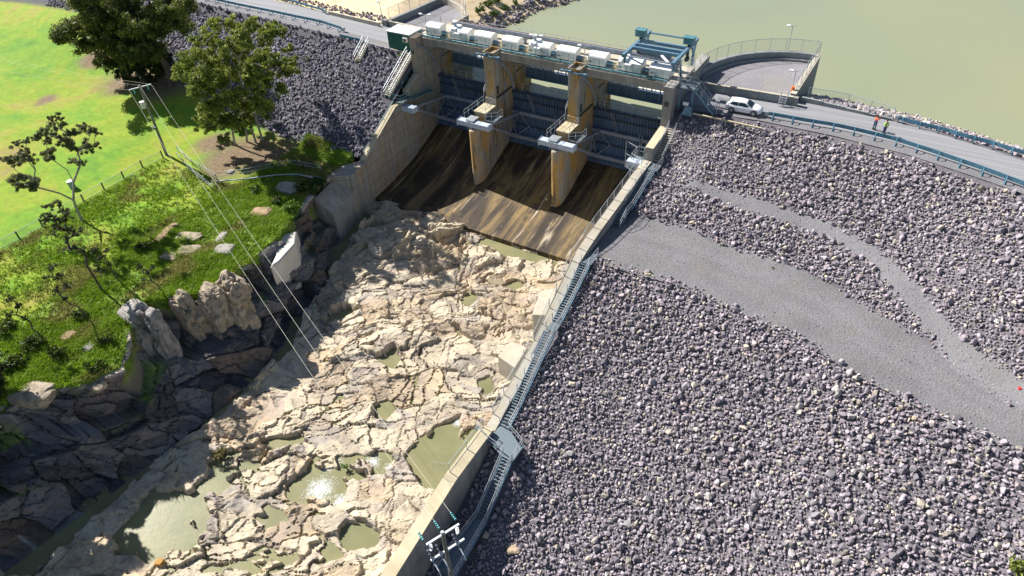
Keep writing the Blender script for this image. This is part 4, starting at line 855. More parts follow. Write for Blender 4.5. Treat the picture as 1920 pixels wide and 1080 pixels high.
mb = MB().box(-25.45, -25.38, 82.0, 85.0, 3.0, 5.0); tag(mb.build('mesh_screen', M['mesh']), 'mesh security screen by the right end of the bridge', 'screen')
def conc_steps(name, p0, p1, wd, n, label, wx, rails=True, low=.35):
    t_ = thing(name, p1, label, 'steps'); p0 = Vector(p0); p1 = Vector(p1); d = p1 - p0; w_ = Vector(wx) * wd / 2; mb = MB(); run = Vector((d.x, d.y, 0)).length / n
    for k in range(n): c = p0 + d * ((k + .5) / n); mb.bar(c - w_, c + w_, run * .62, .12)
    mb.build('treads', M['conc_light'], t_); mb = MB()
    for s_ in (-.8, .8): mb.bar(p0 + w_ * s_ - Vector((0, 0, .22)), p1 + w_ * s_ - Vector((0, 0, .22)), .16, .3)
    mb.build('stringers', M['conc'], t_)
    if rails:
        for s_ in rails: railing([p0 + w_ * s_, p1 + w_ * s_], 'handrail', M['galv'], t_, sp=2.2, h=1.0)
    return t_
conc_steps('concrete_stair', (-25.1, 80.6, -.6), (-25.1, 73.4, -4.55), 1.0, 24, 'pale concrete steps running down beside the right pier to a platform', (1, 0, 0), (1, -1))
a = G(770, 104, -2); b = G(726, 184, -5); conc_steps('concrete_stair', (a[0], a[1], a[2] + .25), (b[0], b[1], b[2] + .35), 1.1, 27, 'pale concrete steps down the rubble beside the tall left wall', (1, .0, 0), (-1, 1))
a = G(688, 82, -.5); b = G(670, 118, -2); conc_steps('concrete_stair', (a[0], a[1], a[2] + .2), (b[0], b[1], b[2] + .25), 1.0, 12, 'short steps with handrails from the left crest road down the rubble', (1, .1, 0), (-1, 1))
t_ = thing('steel_stair', (-25.1, 61, -6.8), 'upper steel stair and platform beside the right wall above the gravel track', 'stair'); mt, ms = MB(), MB()
MB().box(-26.5, -24.35, 71.4, 73.3, -4.72, -4.6).build('platform', M['grate'], t_); MB().box(-24.5, -24.3, 71.5, 71.7, -5.6, -4.7).box(-24.5, -24.3, 73.0, 73.2, -5.6, -4.7).build('leg', M['blue'], t_)
steel_stair(mt, ms, (-25.1, 71.4, -4.65), (-25.1, 64.6, -6.05), 1.0, 22, (1, 0, 0)); mt.build('tread', M['grate'], t_); mt = MB(); steel_stair(mt, ms, (-25.1, 62.9, -6.05), (-25.1, 61.3, -6.75), 1.0, 5, (1, 0, 0)); MB().box(-25.6, -24.6, 62.9, 64.6, -6.12, -6.03).build('landing', M['grate'], t_)
mt.build('tread', M['grate'], t_); ms.build('stringer', M['blue'], t_)
railing([(-24.35, 73.2, -4.6), (-24.35, 71.4, -4.6), (-24.58, 71.2, -4.6), (-24.58, 64.6, -6.0), (-24.58, 62.9, -6.0), (-24.58, 61.3, -6.7)], 'handrail', M['galv'], t_, sp=1.7)
railing([(-26.4, 73.2, -4.6), (-26.4, 71.4, -4.6)], 'handrail', M['galv'], t_); railing([(-25.64, 71.2, -4.55), (-25.64, 64.6, -5.9)], 'handrail', M['galv'], t_, sp=1.7)
t_ = thing('ladder_cage', (-28.5, 73, -5), 'small galvanised cage and ladder hanging over the right gate from the wall platform', 'ladder cage')
railing([(-26.8, 72.6, -5.6), (-28.6, 73.6, -5.6), (-28.6, 75.6, -5.6), (-26.9, 75.6, -5.6)], 'railing', M['galv'], t_, h=1.3, sp=.9); MB().box(-28.7, -26.8, 72.7, 75.6, -5.72, -5.6).build('platform', M['grate'], t_)
mb = MB().bar((-28.8, 75.7, -4.5), (-28.8, 75.7, -8.2), .07, .07).bar((-30.6, 76.6, -4.5), (-30.6, 76.6, -8.2), .07, .07)
for z in (-4.5, -6.3, -8.2): mb.bar((-28.8, 75.7, z), (-30.6, 76.6, z), .07, .07)
mb.build('frame', M['galv'], t_)
t_ = thing('steel_stair', (-25.1, 45, -11), 'long galvanised stair descending beside the right wall over the rubble', 'stair'); mt, ms = MB(), MB()
MB().box(-25.6, -24.5, 53.6, 55.6, -6.72, -6.62).build('landing', M['grate'], t_)
segs = [((53.6, -6.65), (47.0, -9.7)), ((45.6, -9.9), (38.0, -14.05))]
for (a, b), n in zip(segs, (24, 30)): steel_stair(mt, ms, (-25.08, a[0], a[1]), (-25.08, b[0], b[1]), 1.0, n, (1, 0, 0)); mt.build('tread', M['grate'], t_); mt = MB()
MB().box(-25.58, -24.55, 45.6, 47.0, -9.85, -9.76).build('landing', M['grate'], t_)
steel_stair(mt, ms, (-25.08, 37.99, -14.06), (-25.08, 35.9, -14.72), 1.0, 6, (1, 0, 0))
rl = [(55.5, -6.65), (53.6, -6.65), (47.0, -9.7), (45.6, -9.75), (38.0, -14.05), (36.0, -14.75)]
railing([(-24.56, y, z) for y, z in rl], 'handrail', M['galv'], t_, sp=1.9, r=.035); mb = MB().path([(-24.56, y, z + .3) for y, z in rl], .03, 5); mb.build('kick_rail', M['galv'], t_)
railing([(-25.6, y, z) for y, z in rl[1:]], 'handrail', M['galv'], t_, sp=1.9)
mt.build('tread', M['grate'], t_); ms.build('stringer', M['blue'], t_)
MB().add([(-27.4, 34.4, -14.75), (-27.2, 35.1, -14.75), (-25.6, 34.9, -14.75), (-25.6, 36.0, -14.75), (-24.5, 36.0, -14.75), (-22.3, 34.6, -14.75), (-22.3, 32.9, -14.75), (-23.5, 32.9, -14.75), (-25.4, 33.7, -14.75)], [tuple(range(9))]).build('platform', M['grate'], t_)
MB().box(-25.62, -25.4, 33.6, 35.0, -14.95, -14.78).bar((-27.3, 34.4, -14.86), (-22.35, 33.1, -14.86), .12, .2).bar((-22.35, 32.95, -14.86), (-22.35, 34.95, -14.86), .1, .2).build('platform_beam', M['blue'], t_)
railing([(-27.4, 34.4, -14.72), (-25.4, 33.6, -14.72), (-23.5, 33.2, -14.72)], 'handrail', M['galv'], t_, sp=1.0); railing([(-24.5, 35.9, -14.72), (-22.35, 34.9, -14.72), (-22.35, 33.0, -14.72)], 'handrail', M['galv'], t_, sp=1.1); railing([(-27.1, 35.3, -14.72), (-27.4, 34.4, -14.72)], 'handrail', M['galv'], t_)
t_ = thing('steel_stair', (-22.9, 27, -18.5), 'lower steel stair and shaded walkway leading down to the power pole', 'stair'); mt, ms = MB(), MB()
steel_stair(mt, ms, (-22.9, 32.9, -14.8), (-22.95, 28.0, -18.2), 1.0, 18, (1, 0, 0)); mt.build('tread', M['grate'], t_); ms.build('stringer', M['blue'], t_)
MB().add([(-23.45, 28, -18.22), (-22.45, 28, -18.22), (-22.4, 22.4, -19.3), (-24.2, 22.4, -19.3)], [(0, 1, 2, 3)]).build('walkway', M['grate'], t_)
for x, x2 in ((-22.42, -22.36), (-23.45, -24.2)):
    railing([(x, 32.9, -14.75), (x, 28.0, -18.15), (x2, 22.4, -19.25)], 'handrail', M['galv'], t_, sp=1.6, r=.035); MB().path([(x, 32.9, -14.5), (x, 28.0, -17.9), (x2, 22.4, -19.0)], .03, 5).build('kick_rail', M['galv'], t_)
    MB().bar((x, 28.0, -18.3), (x2, 22.4, -19.35), .07, .28).build('stringer', M['blue'], t_)
# mesh fence along the river side of the right wall
def mesh_fence(name, pts, label, h=1.2, sp=2.2, m='galv', lean=(0, 0, 0), post_r=.04, bottom=True, cat='fence', out=.0):
    t_ = thing(name, pts[0], label, cat); pts = [Vector(p) for p in pts]; up = Vector((0, 0, h)) + Vector(lean); vs = []; fs = []; rails = MB()
    for a, b in zip(pts[:-1], pts[1:]):
        L = (b - a).length; n = max(1, int(round(L / sp)))
        for k in range(n + (1 if b is pts[-1] else 0)): q = a + (b - a) * (k / n); MB().tube(q - Vector((0, 0, .1)), q + up * 1.02, post_r).build('post', M[m], t_)
        rails.tube(a + up, b + up, .03)
        if bottom: rails.tube(a + up * .06, b + up * .06, .02)
        i = len(vs); vs += [a + up * .05, b + up * .05, b + up, a + up]; fs.append((i, i + 1, i + 2, i + 3))
    rails.build('rail', M[m], t_); MB().add(vs, fs).build('mesh_panel', M['mesh'], t_); return t_
mesh_fence('mesh_fence', [(-26.72, 71, -4.55), (-26.72, 64.2, -5.2), (-26.72, 58.75, -5.65), (-26.72, 53.4, -6.6), (-26.72, 45, -11.4), (-26.72, 36.6, -14.4)], 'galvanised mesh fence on the river edge of the right wall', 1.25, 2.1)
mesh_fence('mesh_fence', [(-26.6, 34.6, -14.2), (-26.6, 28.8, -14.35)], 'short fence with a hanging gate frame on the lower right wall top', 1.3, 3.0)
tag(MB().add([(-26.6, 28.7, -14.3), (-28.0, 28.2, -14.3), (-28.0, 28.2, -12.9), (-26.6, 28.7, -12.9)], [(0, 1, 2, 3)]).bar((-26.6, 28.7, -12.9), (-28.0, 28.2, -12.9), .05, .05).bar((-28.0, 28.2, -12.9), (-28.0, 28.2, -14.3), .05, .05).build('barrier_wing', M['mesh']), 'mesh wing panel reaching out over the river from the lower wall', 'barrier')
for ps, z, lb in (([(933, 667), (960, 640), (990, 652), (966, 690)], -14.3, 'square pale concrete block against the right wall by the mid stair landing'), ([(998, 590), (1014, 545), (1044, 540), (1030, 592)], -11.9, 'tall pale concrete block against the right wall in the upper river bed')):
    q = [tuple(P(x, y, z)[:2]) for x, y in ps]; q = [(min(a, -26.82), b) for a, b in q]; tag(MB().prism(q, 2, -18, z).build('concrete_block', M['conc_light'], bevel=.06), lb, 'concrete block')
# ------------------------------------------------------------------ bays beside the bridge, parapets, guard rails
def ring_wall(name, c, r, a0, a1, zb_, zt, th, m, parent, n=28):
    vs = []; fs = []
    for i in range(n + 1):
        a = math.radians(a0 + (a1 - a0) * i / n)
        for rr in (r - th / 2, r + th / 2):
            for z in (zb_, zt): vs.append((c[0] + rr * math.cos(a), c[1] + rr * math.sin(a), z))
    for i in range(n):
        b = i * 4; fs += [(b, b + 4, b + 5, b + 1), (b + 2, b + 3, b + 7, b + 6), (b + 1, b + 5, b + 7, b + 3), (b, b + 2, b + 6, b + 4)]
    fs += [(0, 1, 3, 2), (4 * n, 4 * n + 2, 4 * n + 3, 4 * n + 1)]
    return MB().add(vs, fs).build(name, m, parent)
def arc(c, r, a0, a1, n, z): return [(c[0] + r * math.cos(math.radians(a0 + (a1 - a0) * i / n)), c[1] + r * math.sin(math.radians(a0 + (a1 - a0) * i / n)), z) for i in range(n + 1)]
cb = (-13.5, 88.0)
bw = thing('bay_wall', (-20, 95, 0), 'curved concrete wall holding the gravel bay on the right of the bridge', 'retaining wall')
ring_wall('curved_wall', cb, 12.45, 90, 181, -13, 1.05, .55, M['conc_bay'], bw); ring_wall('inner_kerb', cb, 11.9, 91, 178, -.3, .32, .5, M['conc_bay'], bw)
MB().box(-13.55, -13.0, 86.9, 100.7, -13, 1.0).build('straight_wall', M['conc_bay'], bw); MB().box(-13.62, -12.93, 86.9, 100.7, 1.0, 1.1).build('coping', M['conc_light'], bw)
f_ = [(cb[0] + 12.3 * math.cos(a), cb[1] + 12.3 * math.sin(a), .034) for a in [math.radians(90 + 90 * k / 20) for k in range(21)]] + [(-25.8, 86.0, .034), (-13.5, 86.0, .034)]
structure(MB().add(f_, [tuple(range(len(f_)))]).build('gravel_apron', M['fill']))
mesh_fence('mesh_fence', arc(cb, 12.5, 176, 90, 9, 1.05), 'tall mesh fence on the curved wall of the right bay', 1.75, 2.6)
mesh_fence('mesh_fence', [(-13.25, 100.5, 1.1), (-13.25, 88.2, 1.1)], 'mesh fence along the straight end wall of the right bay', 1.7, 2.4)
pw = thing('parapet_wall', (-19, 85.7, 0), 'bluish concrete parapet panels between the car and the right bay', 'parapet')
for k in range(3):
    x0 = -25.3 + 4.1 * k; x1 = x0 + 4.06; y0 = 85.35 + .7 * (x0 + 25.3) / 12.3; y1 = 85.35 + .7 * (x1 + 25.3) / 12.3
    MB().bar((x0, y0 + .17, .5), (x1, y1 + .17, .5), .34, 1.0).build('panel', M['conc_bay'], pw); MB().bar((x0, y0 + .17, 1.03), (x1, y1 + .17, 1.03), .42, .06).build('coping', M['conc_light'], pw)
MB().box(-13.0, -12.45, 85.9, 86.45, 0, 1.05).build('end_pillar', M['conc'], pw)
a = P(1500, 190, 0); b = P(1672, 226, 0)
kw = thing('kerb_wall', (a[0], a[1], 0), 'low concrete kerb wall beside the road from the bay to the guard rail', 'kerb wall'); n = 4
for k in range(n):
    p0 = Vector(a).lerp(Vector(b), k / n); p1 = Vector(a).lerp(Vector(b), (k + .985) / n); MB().bar((p0.x, p0.y + .15, .28 - .06 * k), (p1.x, p1.y + .15, .25 - .06 * k), .3, .6 - .1 * k).build('panel', M['conc_bay'], kw)
a = P(1515, 179, .2); b = P(1590, 190, .2); c_ = P(1676, 214, .2); mesh_fence('mesh_fence', [(a[0], a[1], 0), (b[0], b[1], -.1), (c_[0], c_[1] - .5, 0)], 'thin wire fence above the pale rocks by the water', 1.25, 3.2)
lad = thing('access_steps', (-13.9, 85.6, 0), 'small galvanised steps over the parapet at the right bay corner', 'steps')
mb = MB()
for k in range(4): mb.box(-14.4, -13.7, 85.0 + .16 * k, 85.2 + .16 * k, .2 + .24 * k, .25 + .24 * k)
mb.build('treads', M['galv'], lad); railing([(-14.45, 85.0, 0), (-14.45, 85.75, .95)], 'handrail', M['galv'], lad, sp=.7); railing([(-13.65, 85.0, 0), (-13.65, 85.75, .95)], 'handrail', M['galv'], lad, sp=.7)
tag(MB().tube((-13.6, 88.0, .8), (-13.6, 88.0, 1.5), .22, .22, 10).build('life_buoy_case', plain('orange_plastic', (.75, .18, .03), .5)), 'small orange safety case on the mesh fence by the access steps', 'safety case')
cl = (-77.0, 87.5)
bl = thing('bay_wall', (-72, 95, 0), 'pale curved concrete wall and straight wall of the left bay behind the hut', 'retaining wall')
ring_wall('curved_wall', cl, 12.3, 90, 4, -9, 1.0, .5, M['conc_light'], bl); MB().bar((-77.1, 87.2, -2), (-75.7, 99.6, -2), .5, 6.0).build('straight_wall', M['conc_bay'], bl)
f_ = [(cl[0] + 12.2 * math.cos(a), cl[1] + 12.2 * math.sin(a), .036) for a in [math.radians(90 - 90 * k / 20) for k in range(21)]] + [(-64.8, 86.4, .036), (-77.0, 87.0, .036)]
structure(MB().add(f_, [tuple(range(len(f_)))]).build('gravel_apron', M['fill']))
mesh_fence('mesh_fence', [(-77.1, 87.4, 1.0), (-75.7, 99.4, 1.0)], 'tall mesh fence on the straight wall of the left bay', 1.8, 2.4)
mesh_fence('mesh_fence', arc(cl, 12.3, 86, 20, 7, 1.0), 'tall mesh fence on the pale curved wall of the left bay', 1.8, 2.6)
pl = thing('parapet_wall', (-71, 86.7, 0), 'low white parapet between the hut and the left bay', 'parapet'); MB().bar((-77.0, 87.1, .45), (-66.0, 86.2, .45), .34, .9).build('panel', M['conc_bay'], pl); MB().bar((-77.0, 87.1, .93), (-66.0, 86.2, .93), .42, .06).build('coping', M['conc_light'], pl)
MB().box(-78.2, -77.3, 86.8, 87.6, 0, 1.0).build('end_pillar', M['conc'], pl)
a = P(712, 50, 0); b = P(618, 27, 0); kl = thing('kerb_wall', (a[0], a[1], 0), 'low pale kerb wall on the water side of the left crest road', 'kerb wall'); MB().bar((a[0], a[1], .35), (b[0], b[1], .25), .35, .65).build('panel', M['conc_light'], kl)
a = P(642, 66, 0); b = P(778, 104, 0); tag(MB().bar((a[0], a[1] - .6, -.1), (-66.0, 79.0, -.1), .3, .5).build('edge_kerb', M['conc']), 'concrete edge kerb along the road between left steps and hut', 'kerb')
a = P(1300, 212, 0); b = P(1430, 240, 0); tag(MB().bar((a[0], a[1] - .05, -.02), (b[0], b[1] - .1, -.03), .2, .16).build('edge_kerb', M['conc_block']), 'yellowish concrete edge kerb beside the parked car above the rubble', 'kerb')
def guard_rail(pts, label, side, nposts, out=.75, double=True):
    t_ = thing('guard_rail', tuple(pts[0]), label, 'guard rail'); pts = [Vector(p) for p in pts]
    cum = [0]
    for a, b in zip(pts[:-1], pts[1:]): cum.append(cum[-1] + (b - a).length)
    def at(s):
        for i in range(len(pts) - 1):
            if s <= cum[i + 1] + 1e-6: return pts[i].lerp(pts[i + 1], (s - cum[i]) / (cum[i + 1] - cum[i]))
        return pts[-1]
    n = max(len(pts) * 2, 12); line = [at(cum[-1] * k / n) for k in range(n + 1)]
    mb = MB()
    for a, b in zip(line[:-1], line[1:]):
        for z in ((.62, .36) if double else (.55,)): mb.bar(a + Vector((0, 0, z)), b + Vector((0, 0, z)), .09, .17 if double else .32)
        if double: mb.bar(a + Vector((0, -side * .04, .49)), b + Vector((0, -side * .04, .49)), .02, .12)
    mb.build('beam', M['rail_blue'], t_)
    for k in range(nposts):
        q = at(cum[-1] * (k + .3) / nposts); MB().path([q + Vector((0, 0, .0)), q + Vector((0, 0, .62))], .06, 5).path([q + Vector((0, 0, .66)), q + Vector((.0, -side * out * .6, .62)), q + Vector((0, -side * out, .35)), q + Vector((0, -side * out, -.1))], .05, 5).bar(q + Vector((0, 0, .05)), q + Vector((0, -side * out, .02)), .12, .08).build('post', M['rail_blue'], t_)
    a = line[0]; MB().box(a.x - .35, a.x + .05, a.y - .2, a.y + .2, .2, .75).build('end_terminal', M['galv'], t_)
gr = [P(x, y, 0) for x, y in [(1438, 222), (1478, 229), (1517, 236), (1555, 242), (1593, 250), (1635, 260), (1675, 270), (1715, 283), (1757, 297), (1800, 312), (1845, 328), (1890, 345), (1960, 372)]]
guard_rail([(p[0], p[1] + .3, .03) for p in gr], 'blue guard rail on the near side of the right crest road', 1, 13)
gr = [P(x, y, 0) for x, y in [(1682, 228), (1725, 240), (1768, 250), (1805, 262), (1850, 273), (1890, 286), (1960, 306)]]
guard_rail([(p[0], p[1], .03) for p in gr], 'blue guard rail beside the reservoir on the right crest road', 1, 8, .3)
guard_rail([(*P(x, y, 0)[:2], .03) for x, y in [(646, 60), (600, 45), (560, 37), (510, 26), (460, 16), (410, 5), (360, -6)]], 'blue guard rail on the near side of the left crest road', 1, 14)
guard_rail([(*P(x, y, -.1)[:2], -.1) for x, y in [(681, 82), (638, 72)]], 'short guard rail piece beside the left road steps', 1, 3, .3)
guard_rail([(*P(x, y, 0)[:2], .03) for x, y in [(612, 26), (560, 11), (510, -3)]], 'thin rail on the water side of the left crest road', -1, 5, .2, False)

# ------------------------------------------------------------------ parked car
def make_car(loc, ang):
    ca, sa = math.cos(ang), math.sin(ang); L = Vector(loc)
    def W(p): return (L.x + p[0] * ca - p[1] * sa, L.y + p[0] * sa + p[1] * ca, L.z + p[2])
    t_ = thing('parked_car', loc, 'white five door hatchback parked on the crest road facing right', 'car')
    glass = NT('car_glass', .08); gm = glass.col((.012, .03, .038)); paint = NT('white_car_paint', .22); pm = paint.col((.82, .83, .85))
    # stations along x: (x, z_sill, z_belt, half width at sill, belt)
    ST = [(-2.13, .42, .78, .66, .70), (-2.02, .30, .98, .78, .80), (-1.6, .24, 1.0, .86, .87), (-.8, .20, .96, .90, .90), (.2, .20, .93, .90, .90), (.9, .20, .92, .89, .88), (1.5, .22, .84, .87, .84), (1.95, .26, .74, .80, .76), (2.15, .34, .62, .66, .62)]
    vs = []; fs = []
    for x, zs, zbt, ws, wb in ST:
        for y, z in ((-ws * .9, zs), (-ws, zs + .14), (-ws * 1.01, (zs + zbt) / 2 + .06), (-wb * .97, zbt - .05), (-wb * .88, zbt), (0, zbt + .03), (wb * .88, zbt), (wb * .97, zbt - .05), (ws * 1.01, (zs + zbt) / 2 + .06), (ws, zs + .14), (ws * .9, zs)): vs.append(W((x, y, z)))
    k = 11
    for i in range(len(ST) - 1):
        for j in range(k): fs.append((i * k + j, i * k + (j + 1) % k, (i + 1) * k + (j + 1) % k, (i + 1) * k + j))
    fs.append(tuple(range(k - 1, -1, -1))); fs.append(tuple(range((len(ST) - 1) * k, len(ST) * k)))
    MB().add(vs, fs).build('body', pm, t_, smooth=True)
    G_ = [(-2.0, .98, .74), (-1.72, 1.36, .60), (-1.2, 1.45, .60), (-.4, 1.48, .61), (.25, 1.42, .60), (1.05, .93, .76)]
    vs = []; fs = []
    for x, z, wd in G_:
        base = .95 if x < 1 else .93
        wb = .80
        for y, zz in ((-wb, base - .03), (-wd - (.12 if x not in (-2.0, 1.05) else 0), base + (z - base) * .35), (-wd, z - .06 if z > 1 else z), (-wd * .8, z), (0, z + .015), (wd * .8, z), (wd, z - .06 if z > 1 else z), (wd + (.12 if x not in (-2.0, 1.05) else 0), base + (z - base) * .35), (wb, base - .03)): vs.append(W((x, y, zz)))
    k = 9
    for i in range(len(G_) - 1):
        for j in range(k): fs.append((i * k + j, i * k + (j + 1) % k, (i + 1) * k + (j + 1) % k, (i + 1) * k + j))
    fs.append(tuple(range(k - 1, -1, -1))); fs.append(tuple(range((len(G_) - 1) * k, len(G_) * k)))
    MB().add(vs, fs).build('cabin', pm, t_, smooth=True)
    MB().add([W(p) for p in ((.34, -.56, 1.40), (1.0, -.70, .985), (1.0, .70, .985), (.34, .56, 1.40))], [(0, 1, 2, 3)]).build('windscreen', gm, t_)
    MB().add([W(p) for p in ((-1.77, -.54, 1.37), (-2.02, -.64, 1.03), (-2.02, .64, 1.03), (-1.77, .54, 1.37))], [(0, 1, 2, 3)]).build('rear_window', gm, t_)
    for s_ in (-1, 1):
        for a_, b_ in ((-1.6, -.62), (-.56, .72)):
            xa, xb_ = a_, b_; zt = 1.36 if a_ < -1 else 1.38
            MB().add([W(p) for p in ((xa, s_ * .835, 1.0), (xb_, s_ * .835, .98), (min(xb_, .18), s_ * .70, zt - (.02 if b_ > 0 else 0)), (xa + (.22 if a_ < -1 else 0), s_ * .69, zt))], [(0, 1, 2, 3)]).build('side_window', gm, t_)
        MB().add([W(p) for p in ((.68, s_ * .88, .98), (.86, s_ * .88, .96), (.86, s_ * 1.02, .99), (.68, s_ * 1.02, .99), (.68, s_ * .88, 1.1), (.86, s_ * .88, 1.06), (.84, s_ * 1.02, 1.07), (.68, s_ * 1.02, 1.1))], [(0, 1, 2, 3), (4, 5, 6, 7), (0, 1, 5, 4), (1, 2, 6, 5), (2, 3, 7, 6), (3, 0, 4, 7)]).build('wing_mirror', pm, t_)
        MB().add([W(p) for p in ((1.62, s_ * .66, .83), (2.02, s_ * .58, .70), (2.0, s_ * .76, .66), (1.66, s_ * .84, .76))], [(0, 1, 2, 3)]).build('headlight', plain('headlight_lens', (.55, .6, .65), .1), t_)
        MB().add([W(p) for p in ((-2.06, s_ * .56, .96), (-2.12, s_ * .60, .80), (-1.84, s_ * .885, .80), (-1.78, s_ * .84, .985))], [(0, 1, 2, 3)]).build('tail_light', plain('red_lens', (.5, .01, .02), .2), t_)
        MB().box(0, .01, 0, .01, 0, .01)
        for x in (-1.32, 1.33):
            wl = thing_part = MB().path([W((x, s_ * .72, .32)), W((x, s_ * .93, .32))], .32, 20).build('wheel', M['dark'], t_)
            rm = MB().path([W((x, s_ * .90, .32)), W((x, s_ * .945, .32))], .21, 12); rm.build('rim', M['galv'], wl)
            ar = MB(); prev = None
            for q in range(13):
                a = math.pi * q / 12; p = (x + .40 * math.cos(a), s_ * .905, .32 + .40 * math.sin(a))
                if prev: ar.bar(W(prev), W(p), .06, .05)
                prev = p
            ar.build('wheel_arch', M['dark'], t_)
    MB().add([W(p) for p in ((2.10, -.45, .60), (2.17, -.5, .42), (2.17, .5, .42), (2.10, .45, .60))], [(0, 1, 2, 3)]).build('grille', M['dark'], t_)
    MB().add([W(p) for p in ((-2.135, -.25, .74), (-2.135, -.25, .63), (-2.135, .25, .63), (-2.135, .25, .74))], [(0, 1, 2, 3)]).build('number_plate', M['white'], t_)
make_car((-17.75, 81.85, .035), .045)

# ------------------------------------------------------------------ the two people on the road
def skin_body(name, joints, edges, m, parent, off, sub=2):
    me = bpy.data.meshes.new(name); me.from_pydata([tuple(Vector(j[:3])) for j in joints], edges, []); o = bpy.data.objects.new(name, me); COL.objects.link(o); o.parent = parent; OFF[o] = off
    o.modifiers.new('skin', 'SKIN'); sk = me.skin_vertices[0] if me.skin_vertices else None
    if sk is None:
        bm = bmesh.new(); bm.from_mesh(me); bm.verts.layers.skin.verify(); bm.to_mesh(me); bm.free(); sk = me.skin_vertices[0]
    for i, j in enumerate(joints): r = j[3]; sk.data[i].radius = (r, r) if not hasattr(r, '__len__') else r; sk.data[i].use_root = (i == 0)
    o.modifiers.new('smooth', 'SUBSURF').levels = sub; o.modifiers['smooth'].render_levels = sub; me.materials.append(m); return o
def person(loc, yaw, label, arms, top_m, vest_m, leg_m, hair_m, lean=0.0):
    t_ = thing('person', loc, label, 'person'); t_.rotation_euler = (0, 0, yaw); off = Vector((0, 0, 0)); skin = plain('skin', (.42, .24, .16), .6, 0, .1)
    sh = (.19, .0, 1.42); J = [(0, 0, .95, (.15, .11)), (0, .01, 1.15, (.14, .10)), (0, 0, 1.36, (.17, .10)), (0, .01, 1.48, .065), (0, -.02, 1.58, .075), (0, -.03, 1.70, .09)]
    E_ = [(0, 1), (1, 2), (2, 3), (3, 4), (4, 5)]
    for s_ in (-1, 1):
        i = len(J); J += [(s_ * .10, 0, .88, .095), (s_ * .12, -.01, .50, .062), (s_ * .13, .02, .09, .042), (s_ * .15, -.14, .05, .038)]; E_ += [(0, i), (i, i + 1), (i + 1, i + 2), (i + 2, i + 3)]
        el, wr = arms[0 if s_ < 0 else 1]; i = len(J); wv = Vector(wr); ev = Vector(el); d = (wv - ev).normalized(); side = d.cross(Vector((0, 0, 1))).normalized()
        palm = wv + d * .07; J += [(s_ * .20, 0, 1.42, .062), (*el, .045), (*wr, .032), (*palm, .036)]; E_ += [(2, i), (i, i + 1), (i + 1, i + 2), (i + 2, i + 3)]
        for q, (o_, ln) in enumerate(((-.03, .055), (-.01, .07), (.01, .075), (.03, .06))):
            J.append((*(palm + side * o_ + d * (.03 + ln * .5)), .010)); J.append((*(palm + side * o_ * 1.15 + d * (.02 + ln) - Vector((0, 0, .015))), .008)); E_ += [(i + 3, len(J) - 2), (len(J) - 2, len(J) - 1)]
        J.append((*(palm + side * -s_ * .05 - d * .01), .011)); E_.append((i + 2, len(J) - 1))
    skin_body('body', J, E_, skin, t_, off)
    T = [(0, 0, .93, (.165, .125)), (0, .01, 1.15, (.16, .12)), (0, 0, 1.38, (.19, .12)), (0, .01, 1.46, .08)]; TE = [(0, 1), (1, 2), (2, 3)]
    for s_ in (-1, 1):
        el, wr = arms[0 if s_ < 0 else 1]; i = len(T); k = Vector(el).lerp(Vector(wr), .7); T += [(s_ * .21, 0, 1.41, .075), (*el, .06), (*k, .045)]; TE += [(2, i), (i, i + 1), (i + 1, i + 2)]
    skin_body('shirt', T, TE, top_m, t_, off)
    if vest_m: skin_body('vest', [(0, 0, 1.0 if vest_m is not top_m else .9, (.178, .138)), (0, .01, 1.2, (.172, .133)), (0, 0, 1.39, (.20, .13)), (0, .01, 1.47, .085)], [(0, 1), (1, 2), (2, 3)], vest_m, t_, off)
    Tr = [(0, 0, .96, (.165, .125))]; TE = []
    for s_ in (-1, 1): i = len(Tr); Tr += [(s_ * .10, 0, .86, .11), (s_ * .12, -.01, .50, .085), (s_ * .13, .02, .12, .07)]; TE += [(0, i), (i, i + 1), (i + 1, i + 2)]
    skin_body('trousers', Tr, TE, leg_m, t_, off)
    bm = bmesh.new(); bmesh.ops.create_icosphere(bm, subdivisions=2, radius=.115, matrix=Matrix.Translation((0, 0, 1.725)) @ Matrix.Diagonal((.92, 1.08, .85, 1)));
    for v in bm.verts:
        if v.co.y < -.06 and v.co.z < 1.75: v.co.y = -.06
    me = bpy.data.meshes.new('hair'); bm.to_mesh(me); bm.free(); me.materials.append(hair_m); h_ = bpy.data.objects.new('hair', me); COL.objects.link(h_); h_.parent = t_
    bm = bmesh.new()
    for sx in (-.035, .035): bmesh.ops.create_icosphere(bm, subdivisions=1, radius=.014, matrix=Matrix.Translation((sx, -.128, 1.70)))
    bmesh.ops.create_cone(bm, segments=6, radius1=.016, radius2=.004, depth=.05, matrix=Matrix.Translation((0, -.135, 1.67)))
    me = bpy.data.meshes.new('face'); bm.to_mesh(me); bm.free(); me.materials.append(M['dark']); h_ = bpy.data.objects.new('face', me); COL.objects.link(h_); h_.parent = t_
    for s_ in (-1, 1):
        mb = MB().box(s_ * .14 - .05, s_ * .14 + .05, -.2, .08, 0, .1); b_ = mb.build('boot', M['dark']); b_.parent = t_
    return t_
navy = plain('navy_cloth', (.03, .045, .13), .9, 0, .1); orange = plain('orange_cloth', (.85, .12, .05), .8, 0, .1); lime = plain('lime_cloth', (.45, .85, .10), .8, 0, .1); jean = plain('blue_trousers', (.03, .07, .13), .9, 0, .1); hairm = plain('dark_hair', (.015, .012, .01), .8)
g1 = P(1638, 243, .03); g2 = P(1656, 251.5, .03)
pa = person(tuple(g1), 2.6, 'person in orange and navy workwear raising both hands to the face on the road', (((-.28, -.18, 1.38), (-.14, -.26, 1.60)), ((.30, -.16, 1.36), (.12, -.27, 1.60))), orange, None, jean, hairm)
